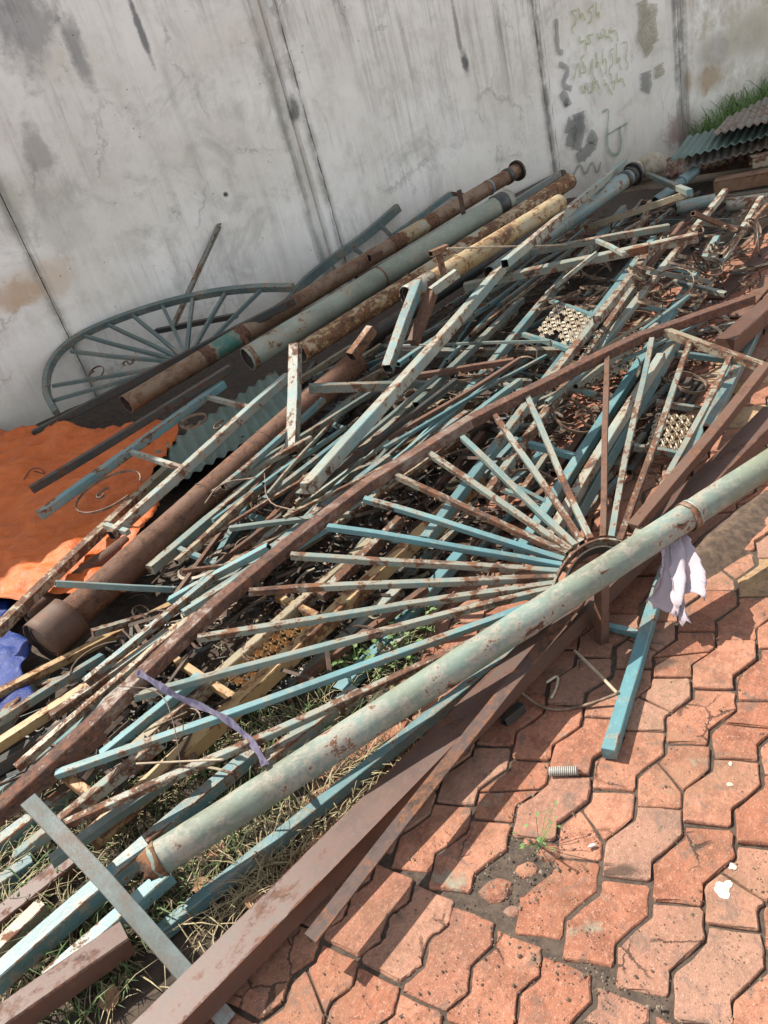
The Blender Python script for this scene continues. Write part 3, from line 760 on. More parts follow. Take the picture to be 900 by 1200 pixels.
def scroll_on(wf, x, y, size, rot, kind, mat='strip', parent=None, name='scroll', w=.012, t=.004, warp=0.0):
    p, u, v, n = plane_axes(wf, x, y)
    c, s = math.cos(rot), math.sin(rot)
    pts = [p + (u * (q[0] * c - q[1] * s) + v * (q[0] * s + q[1] * c)) * size + n * (warp * math.sin(i * .35 + rot)) for i, q in enumerate(scroll_path(kind))]
    o, Mw = strip_mesh(pts, n, w, t, mat, name); put(o, Mw, parent); return o

# cast-iron lace plate, built flat in a unit square then mapped to four picture corners on a panel's plane
def cast_plate(wf, quad, nx, ny, mat, parent, cut=False, name='cast_ornament'):
    C4 = [T(x, y, wf(x, y)) for x, y in quad]
    n = (C4[1] - C4[0]).cross(C4[3] - C4[0]).normalized()
    if n.z < 0: n = -n
    def m(u, v): return C4[0] * (1 - u) * (1 - v) + C4[1] * u * (1 - v) + C4[2] * u * v + C4[3] * (1 - u) * v
    vs = []; fs = []
    def blob(loop_in, loop_out, h):
        k = len(loop_out); o = len(vs)
        for q in loop_out: vs.append(m(*q) - n * h * .2)
        for (qi, qo) in zip(loop_in, loop_out):
            mid = ((qi[0] + qo[0]) / 2, (qi[1] + qo[1]) / 2); vs.append(m(*mid) + n * h)
        for q in loop_in: vs.append(m(*q) - n * h * .2)
        for i in range(k):
            j = (i + 1) % k
            fs.append((o + i, o + j, o + k + j, o + k + i)); fs.append((o + k + i, o + k + j, o + 2 * k + j, o + 2 * k + i))
    rr = random.Random(int(quad[0][0] * 7 + quad[0][1]))
    for i in range(nx):
        for j in range(ny):
            if cut and i < (1, 0, 1, 2)[j % 4] : continue
            if rr.random() < .05: continue
            cu, cv = (i + .5) / nx + rr.uniform(-.02, .02) / nx, (j + .5) / ny; ru, rv = .5 / nx, .5 / ny
            def lobe(au, av, r0, r1, hh, k=6):
                blob([(au + ru * r0 * math.cos(6.283 * q / k), av + rv * r0 * math.sin(6.283 * q / k)) for q in range(k)],
                     [(au + ru * r1 * math.cos(6.283 * q / k), av + rv * r1 * math.sin(6.283 * q / k)) for q in range(k)], hh)
            if (i + j) % 2:
                lobe(cu, cv, .10, .36, .009)
                for q in range(5):
                    a_ = q * 1.2566 + .3; lobe(cu + ru * .62 * math.cos(a_), cv + rv * .62 * math.sin(a_), .10, .33, .006, 5)
            else:
                lobe(cu, cv, .62, .92, .006, 10); lobe(cu, cv, .02, .22, .007, 5)
            for (du, dv) in ((1, 0), (0, 1)): lobe(cu + du * ru, cv + dv * rv, .03, .24, .008, 4)
    c = sum(vs, Vector()) / len(vs)
    o = mesh_obj(name, [v - c for v in vs], fs, MT[mat]); put(o, Matrix.Translation(c), parent); return o

def panel(name, label, cat, rails, rungs=(), scrolls=(), casts=(), mat='blue', z=(), group=None, rung_mat=None, obstacles=True):
    """rails: (x1,y1,x2,y2,size[,mat]); rungs: (x1,y1,x2,y2[,size]); all in picture coordinates on the panel's plane"""
    segs = []; corners = []
    for r in rails:
        segs.append((*r[:4], r[4] / 2, r[4] / 2))
        corners += [(r[0], r[1], r[4] / 2 + .004), (r[2], r[3], r[4] / 2 + .004)]
    for r in rungs: segs.append((*r[:4], (r[4] if len(r) > 4 else .02) / 2, (r[4] if len(r) > 4 else .02) / 2))
    for i, zz in enumerate(z):
        if zz is not None: corners[i] = (corners[i][0], corners[i][1], zz)
    if len(rails) < 2: corners += [(r[0], r[1], .02) for r in rungs]
    wf = place_plane(segs, corners, obstacles)
    pts = [T(x, y, wf(x, y)) for r in rails for (x, y) in ((r[0], r[1]), (r[2], r[3]))]
    lo = min(pts, key=lambda p: p.z); e = empty(name, lo - Vector((0, 0, rails[0][4] / 2)))
    tag(e, label, cat, group); LOG.append((round(min(p.z for p in pts), 2), round(max(p.z for p in pts), 2), label))
    for r in rails:
        make_bar(T(r[0], r[1], wf(r[0], r[1])), T(r[2], r[3], wf(r[2], r[3])), 'tube', r[4], r[5] if len(r) > 5 else mat, 'rail', e)
    for r in rungs:
        make_bar(T(r[0], r[1], wf(r[0], r[1])), T(r[2], r[3], wf(r[2], r[3])), 'tube', r[4] if len(r) > 4 else .02, rung_mat or mat, 'rung', e, roll=0)
    for s in scrolls:
        scroll_on(wf, s[0], s[1], s[2], s[3], s[4], parent=e, mat=s[5] if len(s) > 5 else 'strip')
    for c in casts: cast_plate(wf, c[0], c[1], c[2], c[3], e, cut=c[4] if len(c) > 4 else False)
    return e, wf
# ================================================================== TARPAULINS
def grid_sheet(name, corners, nu, nv, zf, mat, label, cat, edge_wob=.03, thick=.0015):
    A, B_, C_, D = corners; vs = []; fs = []
    for j in range(nv + 1):
        for i in range(nu + 1):
            u, v = i / nu, j / nv
            p = A * (1 - u) * (1 - v) + B_ * u * (1 - v) + C_ * u * v + D * (1 - u) * v
            k = edge_wob * (1 if i in (0, nu) or j in (0, nv) else .0)
            k = edge_wob * 2.2; p = p + Vector((k * mnoise.noise(Vector((u * 4, v * 4, 1.1))), k * mnoise.noise(Vector((u * 4, v * 4, 8.1))), 0)); p.z += zf(p.x, p.y, u, v); vs.append(p)
    for j in range(nv):
        for i in range(nu):
            k = j * (nu + 1) + i; fs.append((k, k + 1, k + nu + 2, k + nu + 1))
    c = sum(vs, Vector()) / len(vs); c.z = min(v.z for v in vs)
    o = mesh_obj(name, [v - c for v in vs], fs, mat, smooth=True); o.location = c
    md = o.modifiers.new('thickness', 'SOLIDIFY'); md.thickness = thick
    tag(o, label, cat); return o
def ridged(x, y, s, seed): return 1 - abs(mnoise.noise(Vector((x * s, y * s, seed)))) * 2
def tarp_z(x, y, u, v):
    crease = lambda sx, sy, sd_: min(1, abs(mnoise.noise(Vector((x * sx + .4 * y, y * sy - .3 * x, sd_)))) * 3.2)
    f = 0.03 + .026 * crease(2.2, 1.0, 4.4) + .018 * crease(6.5, 2.0, 6.6) + .010 * crease(4, 16, 2.6) + .006 * crease(22, 14, 1.6) + 0.02 * ridged(x, y, 2.0, 1.3) + 0.022 * ridged(x + y * .6, y, 4.5, 5.1) + 0.012 * ridged(x, y, 10, 7) + .05 * mnoise.noise(Vector((x * 1.1, y * 1.1, 9)))
    return max(.012, f + .03)
tc = [P(-330, 760), P(-140, 590), P(232, 512), P(300, 690)]
mid = P(40, 1010)
tarp = grid_sheet('orange_tarpaulin', [P(-420, 760), P(-20, 520), P(216, 516), P(160, 725)], 120, 130, tarp_z, MT['tarp'], 'crumpled orange tarpaulin spread on the ground at the foot of the wall', 'tarpaulin')
def blue_z(x, y, u, v): return max(.075, .10 + .03 * abs(mnoise.noise(Vector((x * 4, y * 3, 3.3)))) * 2 + .018 * abs(mnoise.noise(Vector((x * 11, y * 9, 2.2)))) * 2 - .05 * max(0, u - .6))
grid_sheet('blue_tarpaulin', [P(-150, 980), P(-140, 695), P(18, 702), P(60, 850)], 60, 60, blue_z, MT['tarp_blue'], 'crumpled deep blue plastic sheet lying on the orange tarpaulin', 'plastic sheet')

# ================================================================== THE HEAP, from the bottom up
rs = random.Random(4)
FILL_L = {'dark': 'dark grimy steel tube buried deep in the tangled heap', 'grey': 'grey blue painted tube buried deep in the tangled heap', 'brown': 'brown rusty tube buried deep in the tangled heap',
          'straw': 'straw coloured worn tube buried deep in the tangled heap', 'blue': 'dull blue painted tube buried deep in the tangled heap'}
def inside(x, y, poly):
    r = False; j = len(poly) - 1
    for i in range(len(poly)):
        xi, yi = poly[i]; xj, yj = poly[j]
        if (yi > y) != (yj > y) and x < (xj - xi) * (y - yi) / (yj - yi) + xi: r = not r
        j = i
    return r
HEAP = [(20, 880), (180, 690), (262, 556), (350, 460), (480, 385), (590, 312), (690, 250), (800, 228), (890, 238), (850, 390), (730, 430), (590, 560), (490, 690), (320, 800), (140, 950)]
for k in range(120):
    for _ in range(50):
        cx, cy = rs.uniform(40, 880), rs.uniform(230, 940)
        ang = math.atan(rs.choice([-.55, -.75, -.95, -1.2, -1.45, .1, .45])) + rs.uniform(-.15, .15); ln = rs.uniform(60, 200)
        dx, dy = math.cos(ang) * ln / 2, math.sin(ang) * ln / 2
        if inside(cx - dx, cy - dy, HEAP) and inside(cx + dx, cy + dy, HEAP): break
    else: continue
    m = rs.choice(['dark', 'dark', 'grey', 'brown', 'straw', 'blue', 'blue'])
    bar(cx - dx, cy - dy, cx + dx, cy + dy, rs.choice([.018, .022, .028]), m, FILL_L[m], group='buried tubes, ' + m, maxz=.13)
# loose curls of strip iron lying among the lower layers
def loose_scroll(x, y, size, rot, kind, mat='strip', zmax=.25):
    q = P(x, y, .2); px = size * FPX / (q - Vector((0, 0, H))).length
    segs = []; sp = scroll_path(kind, 10); c, s = math.cos(rot), math.sin(rot)
    pp = [(x + (a * c - b * s) * px, y + (a * s + b * c) * px * .6) for a, b in sp]
    for a, b in zip(pp[:-1], pp[1:]): segs.append((*a, *b, .006, .004))
    wf = place_plane(segs, [(x - px, y - px * .6, .01), (x + px, y - px * .6, .01), (x, y + px * .6, .01)], True, maxz=zmax)
    if wf is None: return None
    o = scroll_on(wf, x, y, size, -rot, kind, mat, None, 'iron_scroll', w=.011, t=.0035, warp=rs.uniform(0, .012))
    kd = {'c': 'C-shaped', 's': 'S-shaped', 'ring': 'ring-shaped', 'hook': 'hook-shaped'}[kind]
    tag(o, 'loose %s curl of rusty strip iron caught among the bars of the heap' % kd, 'iron scroll', 'loose %s iron curls' % kd); return o
def scatter_scrolls(n, poly, seed, zmax=.25):
    r2 = random.Random(seed)
    for k in range(n):
        for _ in range(80):
            x, y = r2.uniform(20, 890), r2.uniform(225, 960)
            if inside(x, y, poly): break
        loose_scroll(x, y, r2.uniform(.05, .11), r2.uniform(0, 6.28), r2.choice(['c', 's', 'ring', 'hook', 'c', 's']), r2.choice(['strip', 'strip', 'strip', 'straw']), zmax)
def scrap(name, n, mat, label, seed, zmax, polys=None):
    r = random.Random(seed); vs = []; fs = []
    while n:
        x, y = r.uniform(20, 890), r.uniform(230, 940)
        if not any(inside(x, y, q_) for q_ in (polys or [HEAP])): continue
        n -= 1; p = P(x, y, r.uniform(.004, zmax)); a = r.uniform(0, 6.28); L = r.uniform(.05, .28); cur = r.choice([0, 0, .6, 2.5, 5]) * r.choice([-1, 1]); w = r.uniform(.004, .016); t = r.uniform(.002, .006); pit = r.uniform(-.12, .12)
        k = 7; q = p.copy(); o = len(vs); tw = r.uniform(0, 3)
        for i in range(k):
            d = Vector((math.cos(a + cur * i / k), math.sin(a + cur * i / k), pit)).normalized(); sd_ = d.cross(Vector((0, 0, 1))).normalized(); u = sd_.cross(d)
            c1, s1 = math.cos(tw), math.sin(tw); A = sd_ * c1 + u * s1; B2 = u * c1 - sd_ * s1
            for (i1, i2) in ((1, 1), (1, -1), (-1, -1), (-1, 1)): vs.append(q + A * (i1 * w / 2) + B2 * (i2 * t / 2))
            q = q + d * L / k; q.z = max(.004, q.z)
        for i in range(k - 1):
            for m_ in range(4): j = (m_ + 1) % 4; fs.append((o + i * 4 + m_, o + i * 4 + j, o + i * 4 + 4 + j, o + i * 4 + 4 + m_))
        fs += [(o + 3, o + 2, o + 1, o), tuple(o + (k - 1) * 4 + m_ for m_ in range(4))]
    tag(mesh_obj(name, vs, fs, MT[mat]), label, 'scrap metal', kind='stuff')
FAN_FLOOR = [(500, 690), (600, 545), (730, 425), (860, 370), (830, 430), (760, 500), (660, 580), (590, 640)]
scrap('rusty_offcuts', 220, 'scrap', 'small rusty offcuts strewn on the paving under the fan', 6, .04, [FAN_FLOOR])
scrap('rusty_scrap', 700, 'scrap', 'tangle of small rusty strips and offcuts filling the heap', 3, .16)
scrap('dark_scrap', 900, 'dark', 'tangle of small dark steel offcuts at the bottom of the heap', 4, .12)
scrap('pale_scrap', 120, 'straw', 'scattered pale offcuts of painted strip in the heap', 5, .18)
scatter_scrolls(40, HEAP, 8)
RIGHT = [(500, 690), (600, 545), (730, 425), (860, 370), (850, 440), (780, 520), (700, 600), (630, 650)]
t_ = 0; c_ = 0
while c_ < 26 and t_ < 3000:
    t_ += 1; cx, cy = rs.uniform(500, 860), rs.uniform(370, 690); ang = math.atan(rs.choice([-.9, -1.2, -1.5, .1, .3])) + rs.uniform(-.12, .12); ln = rs.uniform(50, 170); dx, dy = math.cos(ang) * ln / 2, math.sin(ang) * ln / 2
    if not (inside(cx - dx, cy - dy, RIGHT) and inside(cx + dx, cy + dy, RIGHT)): continue
    m = rs.choice(['dark', 'dark', 'grey', 'brown', 'blue'])
    if bar(cx - dx, cy - dy, cx + dx, cy + dy, rs.choice([.018, .022, .028]), m, FILL_L[m], group='buried tubes, ' + m, maxz=.075): c_ += 1
scatter_scrolls(16, RIGHT, 52, .08)
for poly, n in (([(262, 520), (330, 440), (480, 372), (500, 420), (350, 492)], 14), ([(590, 312), (690, 240), (790, 216), (870, 236), (790, 296), (640, 330)], 22)):
    c_ = 0; t_ = 0
    while c_ < n and t_ < 4000:
        t_ += 1
        cx, cy = rs.uniform(260, 870), rs.uniform(215, 520); ang = math.atan(rs.choice([-.5, -.65, -.9, -1.2, .2, .5])) + rs.uniform(-.15, .15); ln = rs.uniform(40, 130); dx, dy = math.cos(ang) * ln / 2, math.sin(ang) * ln / 2
        if not (inside(cx - dx, cy - dy, poly) and inside(cx + dx, cy + dy, poly)): continue
        m = rs.choice(['dark', 'brown', 'grey', 'straw', 'blue'])
        if bar(cx - dx, cy - dy, cx + dx, cy + dy, rs.choice([.022, .03, .036]), m, FILL_L[m], group='buried tubes, ' + m, maxz=.2): c_ += 1

# --- low left
bar(30, 722, 150, 636, .075, 'brown', 'dark brown rusty pipe lying on the orange tarpaulin under the straw coloured tube', 'pipe', 'steel_pipe', 'pipe', z1=.12, z2=.12)
bar(-6, 742, 195, 551, .042, 'straw', 'straw and green painted tube lying across the orange tarpaulin', z1=.16, z2=.16)
bar(-10, 866, 52, 785, .05, 'worn', 'pale blue tube leaning over the edge of the blue plastic sheet', z1=.16)
bar(-14, 906, 132, 820, .045, 'dark', 'dark brown tube under the yellow cream tube beside the blue sheet')
bar(48, 804, 192, 768, .028, 'blue', 'thin blue tube crossing above the orange tarpaulin near the collared pipe')
bar(-12, 1000, 140, 884, .045, 'blue', 'dull blue tube lying in the weeds beneath the long rusty rim')
bar(-10, 1044, 40, 1010, .04, 'blue', 'short dark blue tube end in the weeds at the edge of the heap')
# corrugated green strip under the ladder frame
def corrugated(name, quad, waves, amp, mat, label, along=True, nu=None, sag=0.0, thick=.0012):
    A, B_, C_, D = quad; n = (B_ - A).cross(D - A).normalized()
    if n.z < 0: n = -n
    vs = []; fs = []; nu = waves * 8; nv = 10
    for j in range(nv + 1):
        for i in range(nu + 1):
            u, v = i / nu, j / nv
            p = A * (1 - u) * (1 - v) + B_ * u * (1 - v) + C_ * u * v + D * (1 - u) * v
            vs.append(p + n * (amp * math.sin(2 * math.pi * waves * u) - sag * math.sin(math.pi * v)) + Vector((0, 0, .004 * mnoise.noise(p * 5))))
    for j in range(nv):
        for i in range(nu):
            k = j * (nu + 1) + i; fs.append((k, k + 1, k + nu + 2, k + nu + 1))
    c = sum(vs, Vector()) / len(vs)
    o = mesh_obj(name, [v - c for v in vs], fs, MT[mat], smooth=True); o.location = c
    md = o.modifiers.new('thickness', 'SOLIDIFY'); md.thickness = thick
    tag(o, label, 'roofing sheet'); return o
corrugated('corrugated_sheet', [P(196, 574, .10), P(354, 478, .16), P(322, 434, .16), P(180, 532, .10)], 12, .010, 'sheet_green', 'narrow green corrugated sheet lying under the blue ladder frame')
register([(200, 552, 340, 458, .02, .06)], lambda x, y: 1 / ((T(x, y, 1) - Vector((0, 0, H))).dot(FW) * (H - .14) / (-ray(x, y).z)))

# big rusty pipe with a collar
def pipe_with_collar():
    x1, y1, x2, y2 = 50, 752, 418, 424
    a, b = place_bar(x1, y1, x2, y2, .068, .068, .12, .2)
    e = empty('steel_pipe', a - Vector((0, 0, .09))); tag(e, 'thick brown rusty pipe with a wide collar end resting over the orange tarpaulin', 'pipe')
    LOG.append((round(a.z, 2), round(b.z, 2), 'collar pipe'))
    pb = make_bar(a, b, 'pipe', .132, 'pipe_red', 'pipe_body', e)
    d = (b - a).normalized()
    make_bar(a - d * .01, a + d * .14, 'pipe', .180, 'pipe_red', 'collar', e); col_ = e.children[-1] if e.children else e
    o = make_bar(a + d * .010, a + d * .03, 'pipe', .165, 'pipe_rust', 'pipe_lining', e); o = make_bar(a + d * .006, a + d * .02, 'rod', .17, 'pipe_rust', 'end_plate', e)
    for t in (.42, .62): make_bar(a + (b - a) * t, a + (b - a) * t + d * .012, 'pipe', .138, 'brown', 'weld_bead', pb)
pipe_with_collar()
bar(65, 684, 236, 693, .022, 'pale', 'thin pale rod tube crossing the collared rusty pipe from the tarpaulin side')
bar(-12, 818, 216, 702, .030, 'cream', 'cream and blue tube running from the blue sheet towards the rusty rim')
bar(-12, 880, 214, 734, .034, 'cream', 'yellow cream tube beside the long rusty rim over the orange tarpaulin')
bar(108, 742, 212, 712, .026, 'worn', 'short worn tube behind the collar of the thick rusty pipe')
# --- lower heap under the fan
panel('window_grille', 'cream framed grille panel with a rusty cast ornament under the fan spokes', 'grille',
      [(104, 986, 562, 563, .050, 'cream'), (150, 888, 436, 636, .040, 'straw')],
      [(208, 775, 280, 822, .026), (74, 908, 126, 948, .030), (326, 700, 378, 726, .026)], [(215, 850, .07, .4, 'c'), (150, 900, .06, 2.2, 's')],
      [([(250, 792), (330, 716), (374, 740), (296, 812)], 8, 6, 'cast_rust')], rung_mat='cream')
bar(168, 992, 304, 878, .040, 'blue', 'dark blue tube in the weeds between the cream plank tube and the front pipe', z1=.06, z2=.07)
bar(-8, 1152, 175, 992, .05, 'blue', 'dull blue tube lying in the weeds beside the open end of the front pipe', z1=.06, z2=.06)
bar(-8, 1120, 52, 1062, .04, 'straw', 'dull straw coloured tube end in the weeds at the near corner', z1=.05, z2=.05)
bar(56, 1150, 200, 1024, .040, 'blue2', 'bright blue tube lying in the dry weeds under the loose flat cross bar', z1=.06, z2=.07)
bar(398, 812, 540, 650, .042, 'blue2', 'bright blue tube with white patches beneath the lower fan spokes')
bar(300, 905, 420, 812, .050, 'worn', 'pale worn flat tube end showing beside the front pipe below the lowest fan spoke')
bar(310, 830, 470, 690, .036, 'grey', 'grey blue tube beside the cream framed grille under the fan')
bar(440, 780, 520, 700, .030, 'pale', 'pale tube with peeling paint among the weeds under the fan')
# --- ladder frame on the left
panel('ladder_frame', 'blue ladder frame with two rungs jutting out over the orange tarpaulin', 'frame',
      [(47, 604, 262, 450, .042, 'blue2'), (131, 628, 338, 441, .042, 'pale')],
      [(150, 529, 214, 549, .024), (238, 464, 298, 479, .024), (124, 616, 150, 624, .024)],
      [(127, 576, .16, .5, 'ring'), (118, 580, .05, 2, 'hook'), (226, 494, .09, 1.2, 'c'), (255, 500, .05, 2.2, 'hook')], mat='blue2', z=(.25, .36, .25, .36), rung_mat='pale')
bar(37, 574, 270, 431, .038, 'dark', 'dark rusty tube lying along the blue ladder frame over the tarpaulin', z1=.30, z2=.42)
# --- middle panel
panel('fence_panel', 'worn blue fence panel with short rungs lying beside the thick rusty pipe', 'fence panel',
      [(176, 668, 428, 456, .040, 'worn'), (246, 694, 604, 364, .042, 'worn')],
      [(268, 595, 330, 618, .022), (338, 530, 394, 552, .022), (384, 494, 424, 512, .02), (206, 642, 268, 668, .022)],
      [(292, 640, .08, .6, 'c'), (342, 590, .07, 2.4, 's'), (250, 655, .05, 1, 'hook')], rung_mat='blue')
for (x1, y1, x2, y2, s, m, lb) in [
    (300, 545, 470, 440, .026, 'grey', 'thin grey tube lying between the worn fence panel and the horizontal bars'),
    (330, 575, 520, 470, .022, 'straw', 'thin straw coloured tube lying just under the tall pale tube'),
    (345, 592, 545, 482, .022, 'cream', 'thin cream tube lying beside the horizontal blue grey tubes'),
    (415, 545, 560, 470, .020, 'straw', 'thinnest straw coloured tube in the bundle under the rusty rim'),
    (400, 560, 548, 500, .024, 'blue', 'thin blue tube in the bundle under the rusty rim'),
    (376, 700, 470, 610, .036, 'worn', 'worn tube lying inside the cream framed grille')]:
    bar(x1, y1, x2, y2, s, m, lb)
scatter_scrolls(16, HEAP, 21)
# --- cross bars
bar(466, 413, 664, 412, .040, 'grey', 'upper horizontal blue grey tube lying across the middle of the heap')
bar(362, 455, 622, 449, .042, 'grey', 'lower horizontal blue grey tube lying across the middle of the heap')
bar(594, 358, 706, 352, .036, 'brown', 'horizontal rusty brown tube above the pointed cast ornament')
bar(488, 475, 612, 352, .034, 'grey', 'grey tube leaning up towards the rusty pipes behind the long pale tube')
# --- right hand panels
panel('gate_panel', 'blue gate panel with a cream lace casting on the bare paving', 'gate panel',
      [(640, 664, 792, 398, .050, 'blue'), (772, 612, 862, 412, .040, 'blue')],
      [(769, 472, 838, 483, .026), (793, 414, 850, 422, .026), (742, 524, 806, 535, .026)],
      [(805, 448, .10, 0.5, 'c'), (785, 445, .05, 2.5, 'hook'), (770, 560, .05, 1, 's')],
      [([(768, 484), (834, 488), (808, 534), (756, 524)], 7, 6, 'cast')], mat='blue')
bar(636, 645, 775, 418, .038, 'pale', 'pale patched tube running under the red brown fan spoke')
panel('gate_panel', 'wide blue gate panel with large strip scrolls under the fan', 'gate panel',
      [(608, 648, 840, 280, .040, 'blue2'), (498, 634, 766, 280, .036, 'blue'), (566, 588, 776, 290, .034, 'worn')],
      [(607, 517, 680, 537, .026), (655, 450, 722, 470, .026), (728, 353, 786, 366, .026), (574, 556, 640, 590, .022), (770, 310, 812, 320, .022)],
      [(668, 486, .13, .4, 'c'), (690, 495, .06, 2.0, 'hook'), (628, 572, .12, 1.0, 'c'), (645, 585, .05, 3.0, 's'), (700, 430, .08, 1.5, 's'), (748, 340, .07, 1.5, 's')],
      [([(666, 425), (742, 394), (756, 425), (668, 458)], 9, 5, 'cast')], mat='blue2')
panel('fence_panel', 'pale peeling fence panel with one blue rung at the far right of the heap', 'fence panel',
      [(688, 428, 850, 224, .034, 'pale'), (806, 372, 892, 232, .034, 'pale')],
      [(790, 300, 852, 305, .022), (822, 262, 872, 268, .022)], [(820, 320, .08, 1, 'c'), (835, 290, .07, 2, 's'), (770, 355, .07, 3, 'c')], mat='worn')
panel('window_grille', 'blue grille with a stepped cream cast ornament hanging in its corner', 'grille',
      [(502, 516, 731, 244, .042, 'blue'), (640, 452, 722, 346, .034, 'worn')],
      [(614, 392, 668, 410, .022), (644, 352, 698, 372, .022), (570, 440, 610, 460, .022)],
      [(655, 337, .06, .8, 'ring'), (672, 345, .05, 2, 'c'), (590, 420, .05, 1, 's')],
      [([(624, 394), (654, 354), (704, 370), (676, 412)], 7, 8, 'cast', True)], mat='blue')
bar(700, 374, 768, 286, .036, 'worn', 'worn tube lying tight against the wide blue gate panel')
bar(830, 505, 900, 360, .042, 'blue', 'blue tube with a rusty upper half lying on paving beside the lace casting')
bar(848, 408, 930, 336, .085, 'maroon', 'thick maroon box beam running out past the right side of the heap', cat='steel beam', name='steel_beam')
# rusty plates and strips, far right
for (x1, y1, x2, y2, s, m, lb) in [
    (838, 350, 905, 290, (.10, .012), 'maroon', 'wide flat maroon strip under the far right fence panel'),
    (862, 372, 915, 312, (.08, .010), 'brown', 'flat rusty brown strip beside the thick maroon box beam'),
    (822, 336, 898, 262, (.03, .008), 'rust', 'narrow rusty strip crossing the far right fence panel'),
    (856, 318, 905, 308, (.03, .008), 'straw', 'straw coloured strip sticking out at the far right of the heap')]:
    bar(x1, y1, x2, y2, s, m, lb, shape='flat', name='steel_strip', cat='steel strip')
bar(886, 246, 890, 300, .016, 'dark', 'short dark rod hanging over the rusty strips at the far right', shape='rod', name='steel_rod', cat='rod')
for (x1, y1, x2, y2, m, lb) in [
    (700, 300, 760, 262, 'brown', 'short brown tube among the curls below the yellow straw bar'), (742, 330, 800, 262, 'brown', 'red brown tube with a white tie among the far curls'),
    (760, 318, 830, 330, 'grey', 'short grey rung crossing two pale fence rails'), (812, 250, 868, 272, 'brown', 'brown tube across the far end of the pale fence panel'),
    (790, 330, 850, 345, 'grey', 'grey tube below the short grey rung of the pale fence panel'), (845, 300, 900, 240, 'straw', 'straw coloured tube at the far right corner of the heap'),
    (735, 300, 762, 236, 'straw', 'straw tube pointing towards the wall in front of the blue pipe'), (800, 395, 862, 380, 'blue', 'blue rung lying beyond the end of the rusty rim')]:
    bar(x1, y1, x2, y2, .026, m, lb)
scatter_scrolls(30, [(600, 340), (700, 270), (800, 235), (885, 245), (870, 330), (800, 400), (700, 400)], 33, .45)
scatter_scrolls(30, [(690, 275), (800, 232), (888, 238), (880, 330), (760, 400), (640, 380)], 44, .5)
scatter_scrolls(14, [(400, 520), (560, 380), (660, 330), (680, 420), (560, 500), (420, 620)], 35, .4)

# a second layer of thin stock just under the fan
UPPER = [(180, 690), (262, 556), (350, 460), (480, 385), (590, 312), (690, 250), (800, 228), (890, 238), (850, 390), (730, 430), (570, 520), (430, 590), (310, 680), (215, 730)]
rs = random.Random(9); k2 = 0
tries2 = 0
while k2 < 115 and tries2 < 6000:
    tries2 += 1
    cx, cy = rs.uniform(150, 860), rs.uniform(250, 860); ang = math.atan(rs.choice([-.6, -.75, -.9, -1.1, -1.4, -.1, .3])) + rs.uniform(-.1, .1); ln = rs.uniform(110, 300); dx, dy = math.cos(ang) * ln / 2, math.sin(ang) * ln / 2
    if not (inside(cx - dx, cy - dy, UPPER) and inside(cx + dx, cy + dy, UPPER)): continue
    m = rs.choice(['grey', 'brown', 'dark', 'blue', 'blue', 'blue2', 'worn', 'grey', 'straw'])
    if bar(cx - dx, cy - dy, cx + dx, cy + dy, rs.choice([.014, .018, .022, .026]), m, {'grey': 'thin grey tube', 'brown': 'thin rusty brown tube', 'dark': 'thin blackened tube', 'straw': 'thin straw coloured tube', 'blue': 'thin dull blue tube', 'blue2': 'thin bright blue tube', 'worn': 'thin pale worn tube'}[m] + ' lying loose in the upper layers of the heap', group='loose thin tubes, ' + m, maxz=.33 if cx < 560 else .27): k2 += 1

# more long stock at the near left, under the rim
for (x1, y1, x2, y2, sz, m, lb) in [
    (-10, 938, 150, 806, .036, 'blue', 'blue tube hidden along the underside of the long rusty rim'), (-10, 968, 120, 862, .03, 'brown', 'brown rusty tube along the underside of the long rusty rim'),
    (20, 1005, 190, 868, .034, 'worn', 'worn pale tube with long rust streaks in the weeds under the rim'), (60, 1010, 210, 905, .028, 'grey', 'grey tube half sunk in the weeds under the lowest fan spokes'),
    (120, 886, 236, 792, .03, 'blue2', 'bright blue tube under the purple ribbon'),
    (350, 800, 500, 690, .024, 'brown', 'brown thin tube beside the leafy weeds under the fan'),
    (-8, 850, 120, 770, .028, 'blue', 'blue tube lying over the edge of the blue plastic sheet'), (60, 840, 200, 740, .026, 'worn', 'pale tube next to the collar of the thick rusty pipe'),
    (100, 800, 250, 676, .024, 'blue', 'blue tube running beside the thick rusty pipe towards the rim'), (20, 900, 230, 720, .024, 'straw', 'straw coloured tube running just behind the long rusty rim')]:
    bar(x1, y1, x2, y2, sz, m, lb, maxz=.32)
# --- pipes along the wall
def pipe(x1, y1, x2, y2, d, mat, label, z1, z2, bands=(), flange=None, patch=None):
    a, b = place_bar(x1, y1, x2, y2, d / 2, d / 2, z1, z2)
    LOG.append((round(a.z, 2), round(b.z, 2), label))
    e = empty('steel_pipe', a - Vector((0, 0, d / 2))); tag(e, label, 'pipe')
    pb = make_bar(a, b, 'pipe', d, mat, 'pipe_body', e); u = (b - a).normalized()
    for (t, w, m, ex) in bands:
        c = a + (b - a) * t; make_bar(c - u * w / 2, c + u * w / 2, 'pipe', d + ex, m, 'paint_patch' if w > .15 else 'band', pb)
    if flange:
        c = b if flange > 0 else a
        make_bar(c - u * .01 * flange, c + u * .012 * flange, 'pipe', d + .05, 'dark', 'flange', pb)
    return e, a, b
bar(430, 398, 640, 262, .10, 'dark', 'dark hidden pipe lying underneath the row of pipes by the wall', 'pipe', 'steel_pipe', 'pipe', z1=.12, z2=.22)
bar(420, 330, 660, 205, .10, 'dark', 'dark pipe lowest of the row nearest to the wall', 'pipe', 'steel_pipe', 'pipe', z1=.12, z2=.25)
bar(470, 312, 655, 222, .05, 'dark', 'dark angle bar between the grey green pipe and the rusty pipe', 'angle', 'angle_bar', 'angle bar', z1=.40, z2=.50)
